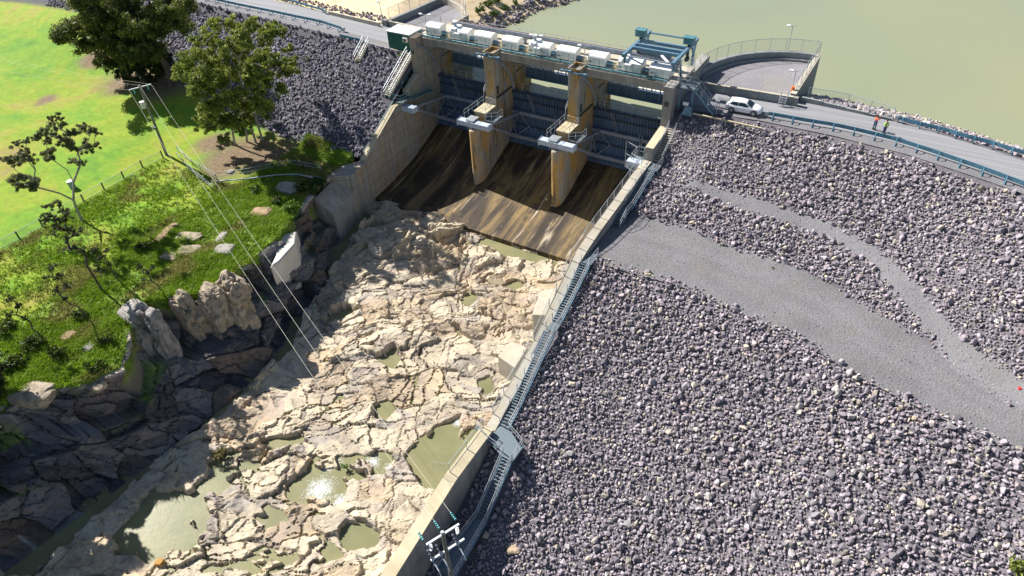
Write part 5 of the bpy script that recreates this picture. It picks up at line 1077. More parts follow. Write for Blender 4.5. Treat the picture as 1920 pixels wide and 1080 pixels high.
skin_body('vest', [(0, 0, .9, (.19, .15)), (0, .01, 1.1, (.185, .145)), (0, 0, 1.26, (.19, .14))], [(0, 1), (1, 2)], navy, pa, Vector((0, 0, 0)))
tag(MB().box(g1[0] - .26, g1[0] + .0, g1[1] - .0, g1[1] + .2, 1.62, 1.78).build('camera', M['dark']), 'small dark device held up by the person in orange', 'camera')
pb = person(tuple(g2), .9, 'person in lime yellow vest and navy trousers standing with folded arms', (((-.30, -.05, 1.15), (-.10, -.22, 1.20)), ((.30, -.05, 1.15), (.12, -.24, 1.16))), lime, None, navy, hairm)

# ------------------------------------------------------------------ power poles and lines
def insulator(mb, p, q, n=4, r=.13):
    p = Vector(p); q = Vector(q); mb.tube(p, q, .035)
    for k in range(n): a = p.lerp(q, (k + .5) / n); d = (q - p).normalized() * .05; mb.tube(a - d, a + d, r, r * .7, 9)
    return mb
pl_base = Vector(P(313, 292, -9.1)); pl_top = Vector((pl_base.x + .3, pl_base.y, 1.85)); glass_i = plain('teal_glass', (.05, .26, .28), .25)
pole1 = thing('power_pole', tuple(pl_base), 'tall grey timber power pole with crossarm at the field fence corner', 'power pole')
MB().tube(pl_base - Vector((0, 0, .4)), pl_top, .21, .15, 10).build('pole', M['timber'], pole1)
ca_ = PY(240, 170, pl_base.y + .2); cb_ = PY(275, 156, pl_base.y + .2); zc_ = (ca_[2] + cb_[2]) / 2
wdir = Vector((-18.1 - pl_top.x, 18 - pl_top.y, 0)).normalized(); xdir = Vector((-wdir.y, wdir.x, 0)) ; arm1 = Vector((pl_top.x, pl_top.y, 1.55))
A1 = [arm1 - xdir * 1.45, Vector((pl_top.x, pl_top.y, 1.8)), arm1 + xdir * 1.45]
MB().bar(A1[0], A1[2], .13, .13).build('crossarm', M['galv'], pole1)
for s_ in (-.9, .9): mb = MB(); insulator(mb, arm1 + xdir * s_ - Vector((0, 0, .1)), arm1 + xdir * s_ - Vector((0, 0, .7)), 3, .1); mb.build('insulator', glass_i, pole1)
q = Vector((pl_top.x, pl_top.y, -.9)); tr_ = MB().tube(q - xdir * .55 - Vector((0, 0, .45)), q - xdir * .55 + Vector((0, 0, .45)), .32, n=12).build('transformer', M['cream_metal'], pole1); MB().bar(q, q - xdir * .5, .15, .3).build('bracket', M['galv'], pole1)
MB().tube(q - xdir * .55 + Vector((0, 0, .45)), q - xdir * .55 + Vector((0, 0, .5)), .35, n=12).build('lid', M['white'], tr_)
MB().bar(Vector((pl_top.x - .3, pl_top.y - .3, -4.4)), Vector((pl_top.x + .35, pl_top.y - .3, -4.4)), .3, .25).build('fuse_box', M['dark_steel'], pole1)
pr_top = Vector((-18.2, 18.05, -1.75)); zgr = float(ground([pr_top.x], [pr_top.y])[0])
pole2 = thing('power_pole', (pr_top.x, pr_top.y, zgr), 'timber power pole with two white crossarms at the foot of the stairs', 'power pole')
MB().tube((pr_top.x, pr_top.y, zgr - .3), pr_top, .20, .14, 10).build('pole', M['timber'], pole2); MB().tube(pr_top, pr_top + Vector((0, 0, .08)), .16, .1, 10).build('pole_cap', M['galv'], pole2)
A2 = [pr_top - xdir * 1.25 + Vector((0, 0, -.25)), pr_top + Vector((0, 0, -.1)), pr_top + xdir * 1.25 + Vector((0, 0, -.25))]
MB().bar(A2[0], A2[2], .13, .13).build('crossarm', M['white'], pole2); lo = pr_top - Vector((0, 0, 2.3))
MB().bar(lo - xdir * 1.2, lo + xdir * 1.45, .13, .13).build('crossarm', M['white'], pole2)
for p in A2:
    st = p - wdir * .25; mb = MB(); insulator(mb, st - wdir * .15, st - wdir * .85, 4, .095); mb.build('insulator', glass_i, pole2)
for s_ in (-1.0, 1.05):
    mb = MB(); insulator(mb, pr_top + xdir * s_ + Vector((0, 0, -.5)), pr_top + xdir * s_ + Vector((0, 0, -1.25)), 3, .12); mb.build('insulator', M['white'], pole2)
for s_ in (-1.1, -.45, .85):
    p = lo + xdir * s_; mb = MB(); insulator(mb, p - wdir * .55 + Vector((0, 0, .55)), p + wdir * .45 - Vector((0, 0, .25)), 5, .09); mb.build('fuse_switch', M['gate_pale'], pole2)
    MB().path([p + wdir * .45, p + wdir * .85 - Vector((0, 0, .2)), p + wdir * 1.1 - Vector((0, 0, .6))], .04, 5).build('fuse_arm', M['white'], pole2)
    MB().path([p - wdir * .55 + Vector((0, 0, .55)), p - wdir * 1.1 + Vector((0, 0, .8)), p - wdir * 1.3 + Vector((0, 0, 1.7)), p - wdir * 1.0 + Vector((0, 0, 2.1))], .012, 4).build('jumper_lead', M['dark'], pole2)
for s_ in (-1.1, .5, 1.0): MB().path([lo + xdir * s_ + wdir * .6, lo + xdir * s_ * .9 + wdir * .9 - Vector((0, 0, 6)), (pr_top.x + xdir.x * s_ * .3, pr_top.y + .4, zgr + .5)], .02, 4).build('down_lead', M['dark'], pole2)
def wire(a, b, sag, label, grp):
    a = Vector(a); b = Vector(b); n = 24; pts = [a.lerp(b, k / n) - Vector((0, 0, sag * 4 * (k / n) * (1 - k / n))) for k in range(n + 1)]
    return tag(MB().path(pts, .011, 5).build('power_line', M['rope'], loc=tuple(a)), label, 'power line', grp)
wl = ['near side power line over the river between the two poles', 'middle power line over the river between the two poles', 'far side power line over the river between the two poles']
ins = [p - wdir * 1.1 for p in A2]
for i in range(3): wire(A1[i], ins[i], 2.0, wl[i], 'power lines across the river')
far = [P(-40, y, 1.0) for y in (113, 96, 91)]; fl = ['lowest power line running left over the field from the pole', 'middle power line running left over the field from the pole', 'upper power line running left over the field from the pole']
for i in range(3): f_ = Vector(far[i]); d = f_ - A1[i]; wire(A1[i], A1[i] + d * 1.6, .9, fl[i], 'power lines across the field')

# ------------------------------------------------------------------ field fence, path rails, pipe, barrel
fpts = [G(x, y, -9) for x, y in [(306, 296), (268, 314), (233, 335), (196, 356), (158, 378), (118, 401), (80, 424), (37, 448), (-5, 470)]]
t_ = thing('field_fence', tuple(fpts[0]), 'wire mesh fence with dark timber posts between mown field and grassy bank', 'fence'); rails = MB(); vs = []; fs = []
for p in fpts: MB().tube(Vector(p) - Vector((0, 0, .2)), Vector(p) + Vector((0, 0, 1.15)), .10, n=7).build('post', M['bark_dark'], t_)
for a, b in zip(fpts[:-1], fpts[1:]):
    a = Vector(a); b = Vector(b); u = Vector((0, 0, 1.08)); rails.tube(a + u, b + u, .035).tube(a + Vector((0, 0, .1)), b + Vector((0, 0, .1)), .03); i = len(vs); vs += [a + Vector((0, 0, .1)), b + Vector((0, 0, .1)), b + u, a + u]; fs.append((i, i + 1, i + 2, i + 3))
rails.build('rail', M['rope'], t_); MB().add(vs, fs).build('mesh_panel', M['mesh'], t_)
pp = [G(x, y, -9) for x, y in [(335, 285), (362, 310), (408, 338)]]; t_ = thing('path_railing', tuple(pp[0]), 'double galvanised handrail from the power pole to the path bend', 'railing'); railing([tuple(p) for p in pp], 'railing', M['gate_pale'], t_, sp=2.2, r=.035)
pp2 = [G(x, y, -9.5) for x, y in [(335, 297), (355, 320), (400, 358), (408, 340)]]; railing([tuple(p) for p in pp2], 'railing', M['gate_pale'], t_, sp=2.4, r=.03)
pp = [G(x, y, -9.5) for x, y in [(408, 338), (470, 328), (545, 312), (604, 322)]]; t_ = thing('path_railing', tuple(pp[1]), 'thin blue grey handrail along the upper side of the path to the wall', 'railing'); railing([tuple(p) for p in pp], 'railing', M['gate_pale'], t_, sp=3, r=.04)
pp = [G(x, y, -9.5) for x, y in [(412, 352), (480, 346), (545, 338), (606, 344)]]; t_ = thing('path_railing', tuple(pp[1]), 'thin handrail along the lower grassy side of the path', 'railing'); railing([tuple(p) for p in pp], 'railing', M['gate_pale'], t_, sp=3, r=.03, mid=False)
pp = [Vector(G(x, y, -9.5)) + Vector((0, 0, .45)) for x, y in [(406, 345), (460, 341), (520, 333), (560, 332), (603, 342)]]; tag(MB().path(pp, .09, 8).build('pipeline', M['galv'], loc=tuple(pp[0])), 'pale galvanised pipe lying along the path toward the wall', 'pipe')
b_ = Vector(G(137, 352, -9)); t_ = thing('barrel', tuple(b_), 'grey steel barrel standing in the field behind the pale gum', 'barrel'); MB().tube(b_, b_ + Vector((0, 0, 1.05)), .42, n=14).build('drum', M['gate_pale'], t_); MB().tube(b_ + Vector((0, 0, 1.05)), b_ + Vector((0, 0, 1.1)), .44, n=14).build('rim', M['gate_pale'], t_)

# ------------------------------------------------------------------ trees: tapered limbs, crowns of many small leaves
def leaves(cent, rad, dens, size, dark, light, droop=.35, flat=.8):
    V = []; Cc = []; c3 = []; r3 = []
    for c, r in zip(cent, rad):
        for _ in range(11): o_ = RNG.normal(size=3); o_ *= r * RNG.uniform(.25, 1.15) / np.linalg.norm(o_) * np.array([1, 1, .7]); c3.append(np.asarray(c) + o_); r3.append(r * RNG.uniform(.28, .58))
    for c, r in zip(c3, r3):
        n = int(dens * r * r); d = RNG.normal(size=(n, 3)); d /= np.linalg.norm(d, axis=1)[:, None]; rr = r * RNG.random(n) ** .45
        sub = RNG.normal(size=(max(3, int(5 * r)), 3)); sub /= np.linalg.norm(sub, axis=1)[:, None]; near = (d @ sub.T).max(1); rr = rr * (.62 + .45 * np.clip((near - .55) * 2.2, 0, 1))
        p = c + d * rr[:, None] * np.array([1, 1, flat])
        a = RNG.normal(size=(n, 3)); a[:, 2] -= droop; a /= np.linalg.norm(a, axis=1)[:, None]; b = np.cross(a, RNG.normal(size=(n, 3))); b /= np.linalg.norm(b, axis=1)[:, None]
        L = size * RNG.uniform(.6, 1.3, (n, 1)); w_ = L * RNG.uniform(.32, .5, (n, 1))
        V.append(np.stack([p - a * L * .5, p + b * w_ * .5, p + a * L * .5, p - b * w_ * .5], 1)); tcl = np.clip(RNG.normal(.5, .28, (n, 1)) + RNG.normal(0, .2), 0, 1); Cc.append(np.repeat(np.array(dark) + (np.array(light) - np.array(dark)) * tcl, 4, 0))
    V = np.concatenate(V).reshape(-1, 3); Cc = np.concatenate(Cc); F = np.arange(len(V)).reshape(-1, 4); return V, F, np.c_[Cc, np.ones(len(Cc))]
def tree(name, base, label, blobs, dens, size, dark, light, bark, r0, grp=None, depth=.8, extra=(), trunks=None, cat='tree', flat=.8, fork=.42, puff=1.12):
    """blobs: pixels + radius of the leaf clumps, set on the upright plane through the trunk and pushed to and fro by a share of the crown's width"""
    base = np.array(base, float); hv = np.array([base[0], base[1]]) / np.hypot(base[0], base[1]); t_ = thing(name, tuple(base), label, cat, grp); ce = []; ra = []
    wpx = max(b[0] for b in blobs) - min(b[0] for b in blobs)
    for i, bl in enumerate(blobs):
        px, py, rp = bl[:3]; d = _ray(px, py); s = (base[0] * hv[0] + base[1] * hv[1]) / (d[0] * hv[0] + d[1] * hv[1]); k = s * FPX; dep = np.dot(d * s, DIRM[:, 2]); m_ = dep / FPX
        off = (RNG.random() - .5) * depth * wpx * m_ if len(bl) < 4 else bl[3]; s2 = s * (1 + off / (np.linalg.norm(d) * s)); ce.append(CAMP + d * s2); ra.append(rp * m_ * puff)
    ce = np.array(ce); ra = np.array(ra); V, F, Cc = leaves(ce, ra, dens, size, dark, light, flat=flat); np_mesh('crown', V, F, M['leaf'], {'Col': ('FLOAT_COLOR', Cc)}, parent=t_)
    mb = MB(); tr = trunks or [base]; cm = ce.mean(0)
    for ti, tb in enumerate(tr):
        tb = Vector(tb); mine = [i for i in range(len(ce)) if i % len(tr) == ti]; cmn = Vector(ce[mine].mean(0)); fk = tb.lerp(cmn, fork * .8) + Vector((0, 0, .2))
        mid = tb.lerp(fk, .5) + Vector((random.uniform(-.3, .3), random.uniform(-.3, .3), 0)); nodes = [tb - Vector((0, 0, .3)), mid, fk]; par = [-1, 0, 1]
        for i in sorted(mine, key=lambda q: (Vector(ce[q]) - fk).length):
            c = Vector(ce[i]); k = min(range(1, len(nodes)), key=lambda q: (nodes[q] - c).length + .35 * (nodes[q] - fk).length + (2.5 if nodes[q].z > c.z + 1.0 else 0)); L = (c - nodes[k]).length
            for u in (.45, 1.0):
                nodes.append(nodes[k].lerp(c, u) if u == 1.0 else nodes[k].lerp(c, u) + Vector((random.uniform(-.12, .12) * L, random.uniform(-.12, .12) * L, random.uniform(0, .16) * L))); par.append(k if u < 1 else len(nodes) - 2)
            for _ in range(3): e = c + Vector([random.uniform(-1, 1) * ra[i] * .7 for _ in range(3)]); mb.tube(nodes[-2].lerp(c, .6), e, r0 * .10, r0 * .03, 4)
        cnt = [0] * len(nodes)
        for q in range(len(nodes) - 1, 0, -1): cnt[q] = max(cnt[q], 1); cnt[par[q]] += cnt[q]
        top = max(cnt[1], 1)
        for q in range(1, len(nodes)): ra_ = r0 * max(.12, (cnt[q] / top) ** .5); rb_ = r0 * max(.12, (cnt[par[q]] / top) ** .5) if par[q] > 0 else r0 * 1.15; mb.tube(nodes[par[q]], nodes[q], min(rb_, ra_ * 1.25), ra_, 7)
    mb.build('trunk', bark, t_); return t_
def blobs_in(poly, n, r0, r1, seed):
    rs = random.Random(seed); out = []; xs = [p[0] for p in poly]; ys = [p[1] for p in poly]
    while len(out) < n:
        x = rs.uniform(min(xs), max(xs)); y = rs.uniform(min(ys), max(ys))
        if in_poly(np.array([x]), np.array([y]), poly)[0]: out.append((x, y, rs.uniform(r0, r1)))
    return out
DK, LT = (.035, .055, .012), (.25, .28, .06)
tree('dark_tree', G(238, 152, -7), 'broad dark evergreen tree at the left edge of the rubble toe', blobs_in([(118, 30), (150, -20), (230, -30), (265, 20), (262, 90), (225, 125), (170, 118), (120, 75)], 40, 19, 32, 1), 110, .48, DK, LT, M['bark_dark'], .55, 'dark trees at the toe of the left embankment', fork=.3)
tree('dark_tree', G(322, 160, -7), 'leaning dark evergreen tree with a bare trunk beside the rubble', blobs_in([(235, 20), (250, -25), (310, -25), (345, 10), (340, 45), (300, 70), (290, 110), (250, 100)], 30, 16, 27, 2), 110, .48, DK, LT, M['bark_dark'], .5, 'dark trees at the toe of the left embankment', fork=.4)
tree('dark_tree', G(285, 150, -7), 'low dark bushy tree in the shade between the two dark evergreens', blobs_in([(180, 100), (235, 75), (300, 80), (318, 120), (300, 150), (240, 150), (200, 130)], 18, 12, 20, 3), 190, .45, DK, (.05, .07, .02), M['bark_dark'], .3, 'dark trees at the toe of the left embankment', fork=.3)
tb = [tuple(G(x, y, -8.5)) for x, y in ((462, 266), (440, 272), (480, 268), (492, 262))]
tree('gum_tree', tb[0], 'large olive green gum tree with several pale trunks beside the rubble slope',
     [(395, 48, 17), (425, 44, 14), (452, 52, 15), (480, 45, 14), (508, 55, 14), (530, 60, 9), (380, 75, 15), (540, 92, 9), (362, 100, 16), (390, 108, 18), (420, 100, 19), (455, 95, 17), (490, 105, 16), (350, 128, 13), (375, 145, 20), (410, 150, 22), (450, 140, 22), (485, 140, 18), (510, 118, 14), (535, 132, 15), (545, 118, 9), (365, 175, 14), (395, 190, 20), (435, 185, 22), (475, 178, 17), (500, 155, 12), (400, 222, 17), (430, 225, 18), (465, 215, 14), (385, 240, 13), (415, 262, 11), (500, 200, 12), *blobs_in([(350, 95), (390, 50), (440, 45), (530, 60), (550, 130), (520, 190), (480, 235), (410, 250), (360, 200), (345, 140)], 45, 10, 17, 9), (455, 65, 13), (390, 75, 15), (430, 125, 20), (470, 120, 18), (405, 128, 17)],
     300, .36, (.08, .12, .016), (.39, .44, .075), M['bark'], .15, trunks=tb, fork=.5, puff=1.35)
tree('pale_gum', G(155, 415, -9.3), 'slender pale gum with open crown and bare forked limbs by the fence',
     [(95, 222, 5), (110, 220, 6), (98, 235, 7), (118, 232, 6), (85, 248, 7), (72, 255, 8), (100, 250, 7), (88, 262, 7), (52, 263, 6), (32, 270, 7), (48, 285, 9), (38, 292, 9), (25, 305, 9), (10, 297, 6), (60, 300, 6), (88, 288, 10), (95, 297, 7), (118, 265, 8), (132, 270, 9), (140, 275, 7), (127, 250, 7), (143, 248, 7), (158, 237, 7), (172, 243, 7), (182, 250, 5), (160, 268, 8), (170, 280, 7), (180, 273, 6), (150, 282, 6), (140, 302, 8), (152, 305, 6), (30, 335, 9), (45, 332, 9), (55, 345, 10), (35, 350, 8), (65, 350, 8), (62, 340, 7), (105, 240, 6), (20, 300, 7)],
     1500, .17, (.06, .075, .028), (.28, .29, .13), M['bark'], .16, depth=.5, fork=.36, puff=1.5)
tree('dark_gum', G(192, 545, -10.5), 'dark sparse gum on the shaded bank below the fence',
     [(95, 385, 10), (110, 380, 8), (120, 395, 10), (90, 405, 11), (105, 415, 12), (82, 412, 8), (125, 412, 9), (112, 430, 11), (130, 430, 10), (140, 440, 9), (125, 450, 8), (150, 432, 6), (100, 440, 7), (140, 465, 7), (155, 470, 7), (118, 470, 6)],
     900, .17, (.03, .042, .013), (.12, .14, .05), M['bark_dark'], .12, 'dark saplings on the shaded left bank', depth=.4, fork=.5)
for k, (bx, by, blb, lb) in enumerate([((165), 600, [(95, 500, 8), (110, 520, 9), (105, 545, 8), (125, 535, 8), (85, 520, 6), (120, 560, 7)], 'thin twiggy sapling on the shaded left bank below the dark gum'), (230, 530, [(175, 470, 8), (190, 485, 9), (200, 470, 7), (185, 505, 8), (205, 495, 7)], 'small dark sapling above the grey rock face'), (80, 640, [(20, 560, 8), (35, 575, 8), (15, 590, 7), (45, 595, 7)], 'thin dark sapling at the far left of the shaded bank'), (300, 545, [(262, 500, 7), (275, 512, 8), (285, 500, 6), (270, 525, 6)], 'small round bush beside the rounded granite slabs')]):
    tree('sapling', G(bx, by, -11), lb, blb, 800, .16, (.02, .03, .01), (.08, .10, .03), M['bark_dark'], .07, 'dark saplings on the shaded left bank', depth=.5)
def shrub(px, py, z, rp, label, dark=(.03, .06, .012), light=(.13, .22, .03), n=6, grp=None, dens=160, size=.32):
    b = G(px, py, z); dep = np.linalg.norm(b - CAMP); r = rp * dep / FPX; t_ = thing('shrub', tuple(b), label, 'bush', grp)
    ce = [b + np.array([RNG.uniform(-.8, .8) * r, RNG.uniform(-.8, .8) * r, r * .35 + RNG.random() * r * .5]) for _ in range(n)]; V, F, Cc = leaves(ce, [r * .6] * n, dens, size, dark, light, .0); np_mesh('foliage', V, F, M['leaf'], {'Col': ('FLOAT_COLOR', Cc)}, parent=t_)
    mb = MB()
    for c in ce: mb.tube(b - np.array([0, 0, .1]), c, .05, .02, 5)
    mb.build('stem', M['bark_dark'], t_)
for px, py, rp, lb in [(895, 25, 9, 'green bush beside the pale bay wall on the sandy bank'), (912, 12, 10, 'green bush halfway along the sandy bank'), (930, 3, 9, 'green bush at the top edge of the sandy bank'), (928, 28, 8, 'green bush nearest the dark shore rocks'), (945, 18, 7, 'small bush above the dark shore rocks'), (905, 57, 7, 'low bush behind the runway beam'), (965, 8, 6, 'small pale bush on the upper shore')]:
    shrub(px, py, -2, rp, lb, grp='bushes on the sandy bank')
shrub(647, 875, -17.5, 6, 'small bright green plant among the river rapids', (.03, .10, .01), (.10, .30, .03)); shrub(415, 855, -17.5, 13, 'brown and green grass clump on a rock in the stream', (.08, .07, .02), (.26, .22, .07)); shrub(585, 360, -10, 20, 'dark green shrub below the path near the wall', (.02, .05, .008), (.09, .16, .02), 9); shrub(600, 345, -10, 12, 'green shrub tucked against the end of the left wall', (.02, .05, .008), (.09, .17, .02)); shrub(548, 395, -11, 14, 'bright green bush above the cliff beside the concrete block', (.04, .10, .008), (.16, .28, .02), 8)
for k, (sx_, sy_, sr_, lb_) in enumerate([(60, 650, 16, 'dark green shrub low on the shaded bank near the left picture edge'), (110, 670, 14, 'dark green shrub on the shaded bank above the small tan rock'), (30, 690, 15, 'dense shrub above the pale boulder at the cliff brow'), (180, 690, 12, 'bright shrub at the cliff brow near the end of the bank'), (150, 600, 13, 'olive shrub under the twiggy sapling'), (270, 470, 12, 'dark round shrub in the grass left of the granite outcrop'), (200, 640, 10, 'small olive shrub left of the cracked rock face'), (15, 620, 14, 'dark shrub at the left picture edge under the thin sapling'), (520, 380, 9, 'small yellowish shrub below the path bend'), (480, 360, 9, 'small brownish shrub below the pipe')]):
    shrub(sx_, sy_, -9.5, sr_, lb_, (.03, .055, .008), (.12, .17, .025), 8, 'shrubs on the left bank', 200, .28)
shrub(672, 118, -2, 5, 'pale green tussock in the rubble below the left steps', (.08, .11, .05), (.25, .30, .16)); shrub(575, 113, -3, 5, 'pale tussock in the middle of the left rubble slope', (.08, .11, .05), (.25, .30, .16)); shrub(752, 106, -2, 5, 'small green weeds in the rubble beside the left wall', (.06, .11, .02), (.22, .30, .05))
shrub(1905, 1068, -17, 16, 'yellow green weeds in the rubble at the lower right corner', (.09, .13, .02), (.30, .33, .07)); shrub(1830, 605, -6, 4, 'small green weed among the upper rubble right of the track', (.04, .12, .01), (.15, .35, .04)); shrub(1680, 590, -6, 4, 'tiny weed in the rubble strip between track and path', (.06, .11, .02), (.2, .28, .05)); shrub(1450, 503, -6.8, 4, 'yellowish weed at the upper edge of the gravel track', (.14, .14, .03), (.34, .32, .08))
for bx, by, bb, lb in [(-70, 770, [(x, y, 30) for x in (-150, -110, -70, -35) for y in (665, 695, 725, 750)], 'dark gum on the brow of the lower left cliff at the picture edge'), (-60, 900, [(x, y, 34) for x in (-170, -120, -75, -45) for y in (820, 860, 900, 940)], 'dark gum low on the lower left cliff outside the pale boulder')]:
    tree('dark_gum', G(bx, by, -9.5), lb, bb, 300, .42, (.03, .042, .013), (.12, .14, .05), M['bark_dark'], .2, 'dark saplings on the shaded left bank', depth=.5, puff=1.0)
# ------------------------------------------------------------------ boulders and odd things
def rock_thing(px, py, z, rx, ry, rot, label, c, cat='boulder', hgt=.55, m=None, nm='boulder', sink=.3, angular=False):
    b = G(px, py, z) if z is not None else None; dep = np.linalg.norm(b - CAMP); k = dep / FPX; bm = bmesh.new(); bmesh.ops.create_icosphere(bm, subdivisions=4, radius=1.0); n0 = RNG.uniform(0, 99)
    ca2, sa2 = math.cos(rot), math.sin(rot)
    for v in bm.verts:
        x, y, zz = v.co; nn = .68 + .42 * float(fbm(np.array([x * 1.2 + n0]), np.array([y * 1.2 + zz * 1.7]), 7)[0]) + .10 * round(3 * float(fbm(np.array([x * 2.2 + zz + n0]), np.array([y * 2.2 - zz]), 8)[0])) / 1.5 + .10 * float(fbm(np.array([x * 4 + n0]), np.array([y * 4 + zz * 3]), 9)[0])
        x, y, zz = (math.copysign(abs(q) ** .55, q) for q in (x, y, zz)); x *= rx * k * nn; y *= ry * k * nn * 1.15; zz *= min(rx, ry) * k * hgt * nn; v.co = (x * ca2 - y * sa2, x * sa2 + y * ca2, zz)
    me = bpy.data.meshes.new(nm); bm.to_mesh(me); bm.free(); me.materials.append(c); o = bpy.data.objects.new(nm, me); COL.objects.link(o); o.location = (b[0], b[1], b[2] - .05); return tag(o, label, cat)
def granite(name, a, b):
    t = NT(name, .9); p = t.pos(); n = t.noise(p, 1.2, 8, .7); c = t.ramp(n, [(.3, a), (.65, b)]); c = t.mix(.5, c, t.ramp(t.noise(p, 7, 6, .75), [(.3, .5), (.7, 1.2)]), 'MULTIPLY'); c = t.mix(t.ramp(t.noise(p, .8, 5), [(.56, 0.0), (.66, .7)]), c, (.10, .12, .05)); t.bump(n, .7, .2); return t.col(c)
gr1 = granite('lichen_granite', (.22, .175, .13), (.50, .41, .30)); gr2 = granite('rusty_granite', (.22, .13, .07), (.48, .33, .20)); gr3 = granite('grey_granite', (.22, .20, .185), (.44, .40, .36))
for a in [(310, 440, 10, 24, .3, 'tall tan slab at the top of the granite outcrop', gr2), (353, 446, 23, 12, .4, 'oval grey granite slab highest on the right of the outcrop', gr1), (355, 472, 21, 12, .45, 'second oval granite slab below the highest one', gr1), (320, 481, 15, 10, .3, 'small pale granite hump below the tan slab', gr1), (422, 470, 17, 13, .4, 'grey angular slab beneath the power lines', gr3), (416, 445, 7, 14, .4, 'narrow upright grey slab beneath the power lines', gr3), (448, 420, 9, 8, .2, 'small tan boulder in grass by the power lines', gr2), (540, 355, 22, 16, .2, 'grey boulder with a dark crack below the path', gr3), (490, 400, 18, 12, .4, 'brown flat boulder in grass below the path', gr2), (170, 650, 10, 9, .2, 'small grey rock low on the shaded bank', gr3), (130, 630, 9, 9, .2, 'small tan rock on the shaded bank', gr2), (60, 738, 36, 18, .3, 'pale boulder at the brow of the lower left cliff', gr1), (180, 722, 16, 10, .2, 'small pale rock at the end of the grassy bank', gr1), (432, 322, 6, 5, .2, 'small grey stone in the dirt below the gum', gr3)]:
    rock_thing(a[0], a[1], -10.5, a[2], a[3], a[4], a[5], a[6])
def column(px, py, rx, ry, h, label, m, seed):
    b = P(px, py, -9.3); bm = bmesh.new(); bmesh.ops.create_icosphere(bm, subdivisions=5, radius=1.0); 
    vs_ = np.array([v.co[:] for v in bm.verts]); q = np.sign(vs_) * np.abs(vs_) ** np.array([.5, .5, .6]); zz = q[:, 2] * h
    f1 = voro(q[:, 1] * 1.1 + seed + .2 * q[:, 0], zz / 1.9 + .3 * q[:, 0], 401 + int(seed)); f2 = voro(q[:, 1] * 2.6 + seed, zz / .9 + q[:, 0] * .8, 411); k = 1 + .42 * (f1[2] - .5) + ((f1[3] - .5) * f1[5] + (f1[4] - .5) * f1[6]) * .35 + .16 * (f2[2] - .5) + ((f2[3] - .5) * f2[5]) * .2 + .18 * (fbm(q[:, 0] * 1.5 + seed, q[:, 1] * 1.5 + zz * .8, 5) - .5); k = k - .16 * (1 - sstep(0, .08, f1[1] - f1[0]))
    lean = (h - zz) * .30
    for v, a_, z_, k_, l_ in zip(bm.verts, q, zz, k, lean): v.co = (a_[0] * rx * k_ + l_, a_[1] * ry * k_ - l_ * .35, z_ - h + .1 + .35 * a_[1] * (z_ > 0) + .5 * (k_ - 1) * h * .4 + .3 * math.sin(seed * 3.1))
    me = bpy.data.meshes.new('boulder'); bm.to_mesh(me); bm.free(); me.materials.append(m); o = bpy.data.objects.new('boulder', me); COL.objects.link(o); o.location = (b[0], b[1], b[2] + .45); tag(o, label, 'boulder', 'granite columns at the cliff brow')
column(338, 556, 1.35, 1.1, 3.9, 'tall tan granite column at the brow left of its broader neighbour', gr1, 1.0)
column(386, 548, 1.6, 1.3, 4.2, 'broadest tan granite column in the middle of the outcrop at the brow', gr1, 7.0)
column(424, 530, 1.5, 1.4, 4.0, 'lichen stained granite column under the power lines at the cliff edge', gr1, 13.0)
column(248, 585, 1.9, 1.7, 3.8, 'wide grey cracked granite column left of the outcrop', gr3, 21.0)
column(285, 596, .8, .9, 3.4, 'slim pointed grey granite column between the wide grey one and the outcrop', gr3, 27.0)
rock_thing(300, 1055, -18.2, 7, 5, .3, 'orange stained stone at the edge of the big pool', granite('orange_granite', (.3, .14, .03), (.6, .36, .10)), hgt=.9)
rock_thing(1912, 728, -6, 2.6, 2.6, .3, 'small red painted stone in the rubble at the right edge', plain('red_paint', (.55, .03, .03), .6), hgt=.8)
rock_thing(1408, 300, -4, 8, 5, .1, 'pale cream block high on the right rubble slope', gr1, hgt=.7) if False else None
rock_thing(1215, 513, -7.2, 7, 5, .3, 'yellow cream block at the lower lip of the gravel track', granite('cream_stone', (.45, .38, .22), (.66, .58, .38)), hgt=.8)
rock_thing(965, 1028, -19, 12, 9, .5, 'flat tan slab in the rubble near the power pole', granite('tan_slab', (.38, .28, .18), (.55, .43, .30)), hgt=.4)
# flood debris caught on the bedrock
b = G(873, 612, -17); t_ = thing('driftwood_pile', tuple(b), 'tangle of brown flood debris caught on the pale bedrock', 'debris'); mb = MB()
for k in range(420):
    a = random.gauss(.5, .7); c = Vector((b[0] + random.gauss(0, .9), b[1] + random.gauss(0, .7), bed_z(b[0], b[1]) + .15 + abs(random.gauss(0, .25)))); d = Vector((math.cos(a), math.sin(a), random.uniform(-.3, .3))) * random.uniform(.3, .8); mb.tube(c - d, c + d, random.uniform(.015, .05), .01, 4)
mb.build('sticks', plain('brown_driftwood', (.17, .10, .045), .95, 0, .4, 5), t_)
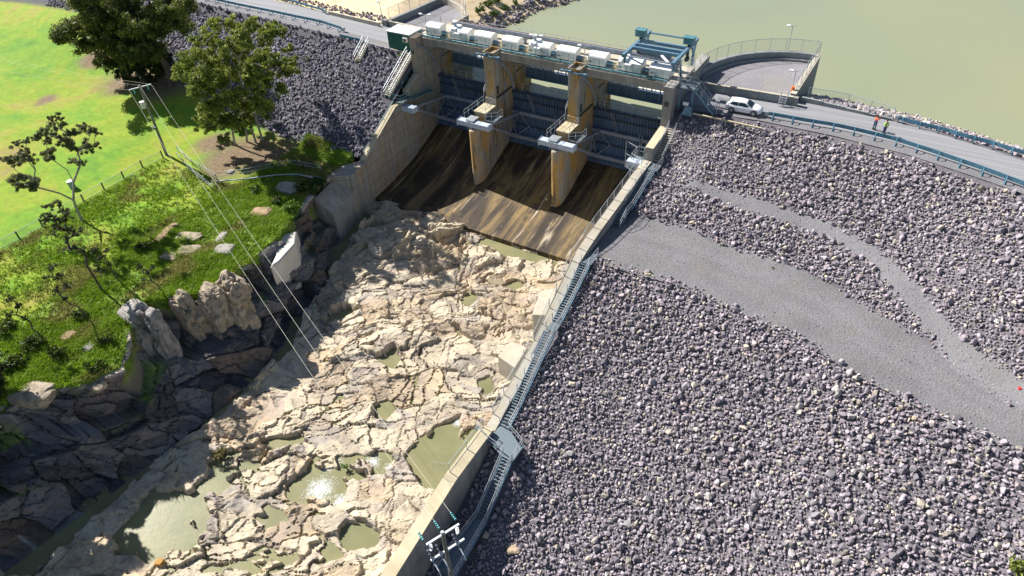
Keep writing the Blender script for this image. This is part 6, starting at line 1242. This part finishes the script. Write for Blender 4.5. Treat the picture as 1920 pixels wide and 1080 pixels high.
# long grass on the bank below the fence, as tufts of blades
sel = np.nonzero((BEDG > .55) & in_view(BEDX, BEDY, BEDZ, 40, 40))[0]; sel = RNG.choice(sel, min(len(sel), 26000), replace=False)
xx = BEDX[sel] + RNG.uniform(-.06, .06, len(sel)); yy = BEDY[sel] + RNG.uniform(-.06, .06, len(sel)); zz = BEDZ[sel]
x2, y2 = scatter(-100, -76, -5, 52, .30); fz = field(x2, y2); fence_l = np.array([p[:2] for p in fpts]); right_side = np.interp(y2, fence_l[::-1, 1], fence_l[::-1, 0]); m = (x2 > right_side + .5) & in_view(x2, y2, fz, 40, 40) & (y2 < 50)
xx = np.r_[xx, x2[m]]; yy = np.r_[yy, y2[m]]; zz = np.r_[zz, fz[m]]; dn = fbm(xx * .3, yy * .3, 33); m = RNG.random(len(xx)) < .25 + .75 * sstep(.30, .6, dn) ; xx, yy, zz, dn = xx[m], yy[m], zz[m], dn[m]; nb = 7; n = len(xx) * nb
c0 = np.repeat(np.c_[xx, yy, zz], nb, 0) + np.c_[RNG.normal(0, .12, (n, 2)), np.zeros(n)]; up = np.c_[RNG.normal(0, .8, (n, 2)), np.ones(n)] * (RNG.uniform(.12, .45, n) * np.repeat(.6 + dn, nb))[:, None]; an = RNG.uniform(0, 6.28, n); sd = np.c_[np.cos(an), np.sin(an), np.zeros(n)] * .06
V = np.stack([c0 - sd, c0 + sd, c0 + up], 1).reshape(-1, 3); tq = np.repeat(np.clip(RNG.normal(.5, .25, len(xx)), 0, 1), nb)[:, None]; gc_ = np.array([.12, .25, .008]) * (1 - tq) + np.array([.34, .46, .03]) * tq
stuff(np_mesh('long_grass', V, np.arange(len(V)).reshape(-1, 3), M['leaf'], {'Col': ('FLOAT_COLOR', np.repeat(np.c_[gc_ + (np.array([.30, .25, .09]) * (.6 + .8 * tq) - gc_) * np.repeat(sstep(.52, .70, fbm(xx * .22, yy * .22, 35)) * .75, nb)[:, None], np.ones(n)], 3, 0))}), 'tufts of bright long grass on the left bank below the fence', 'grass')
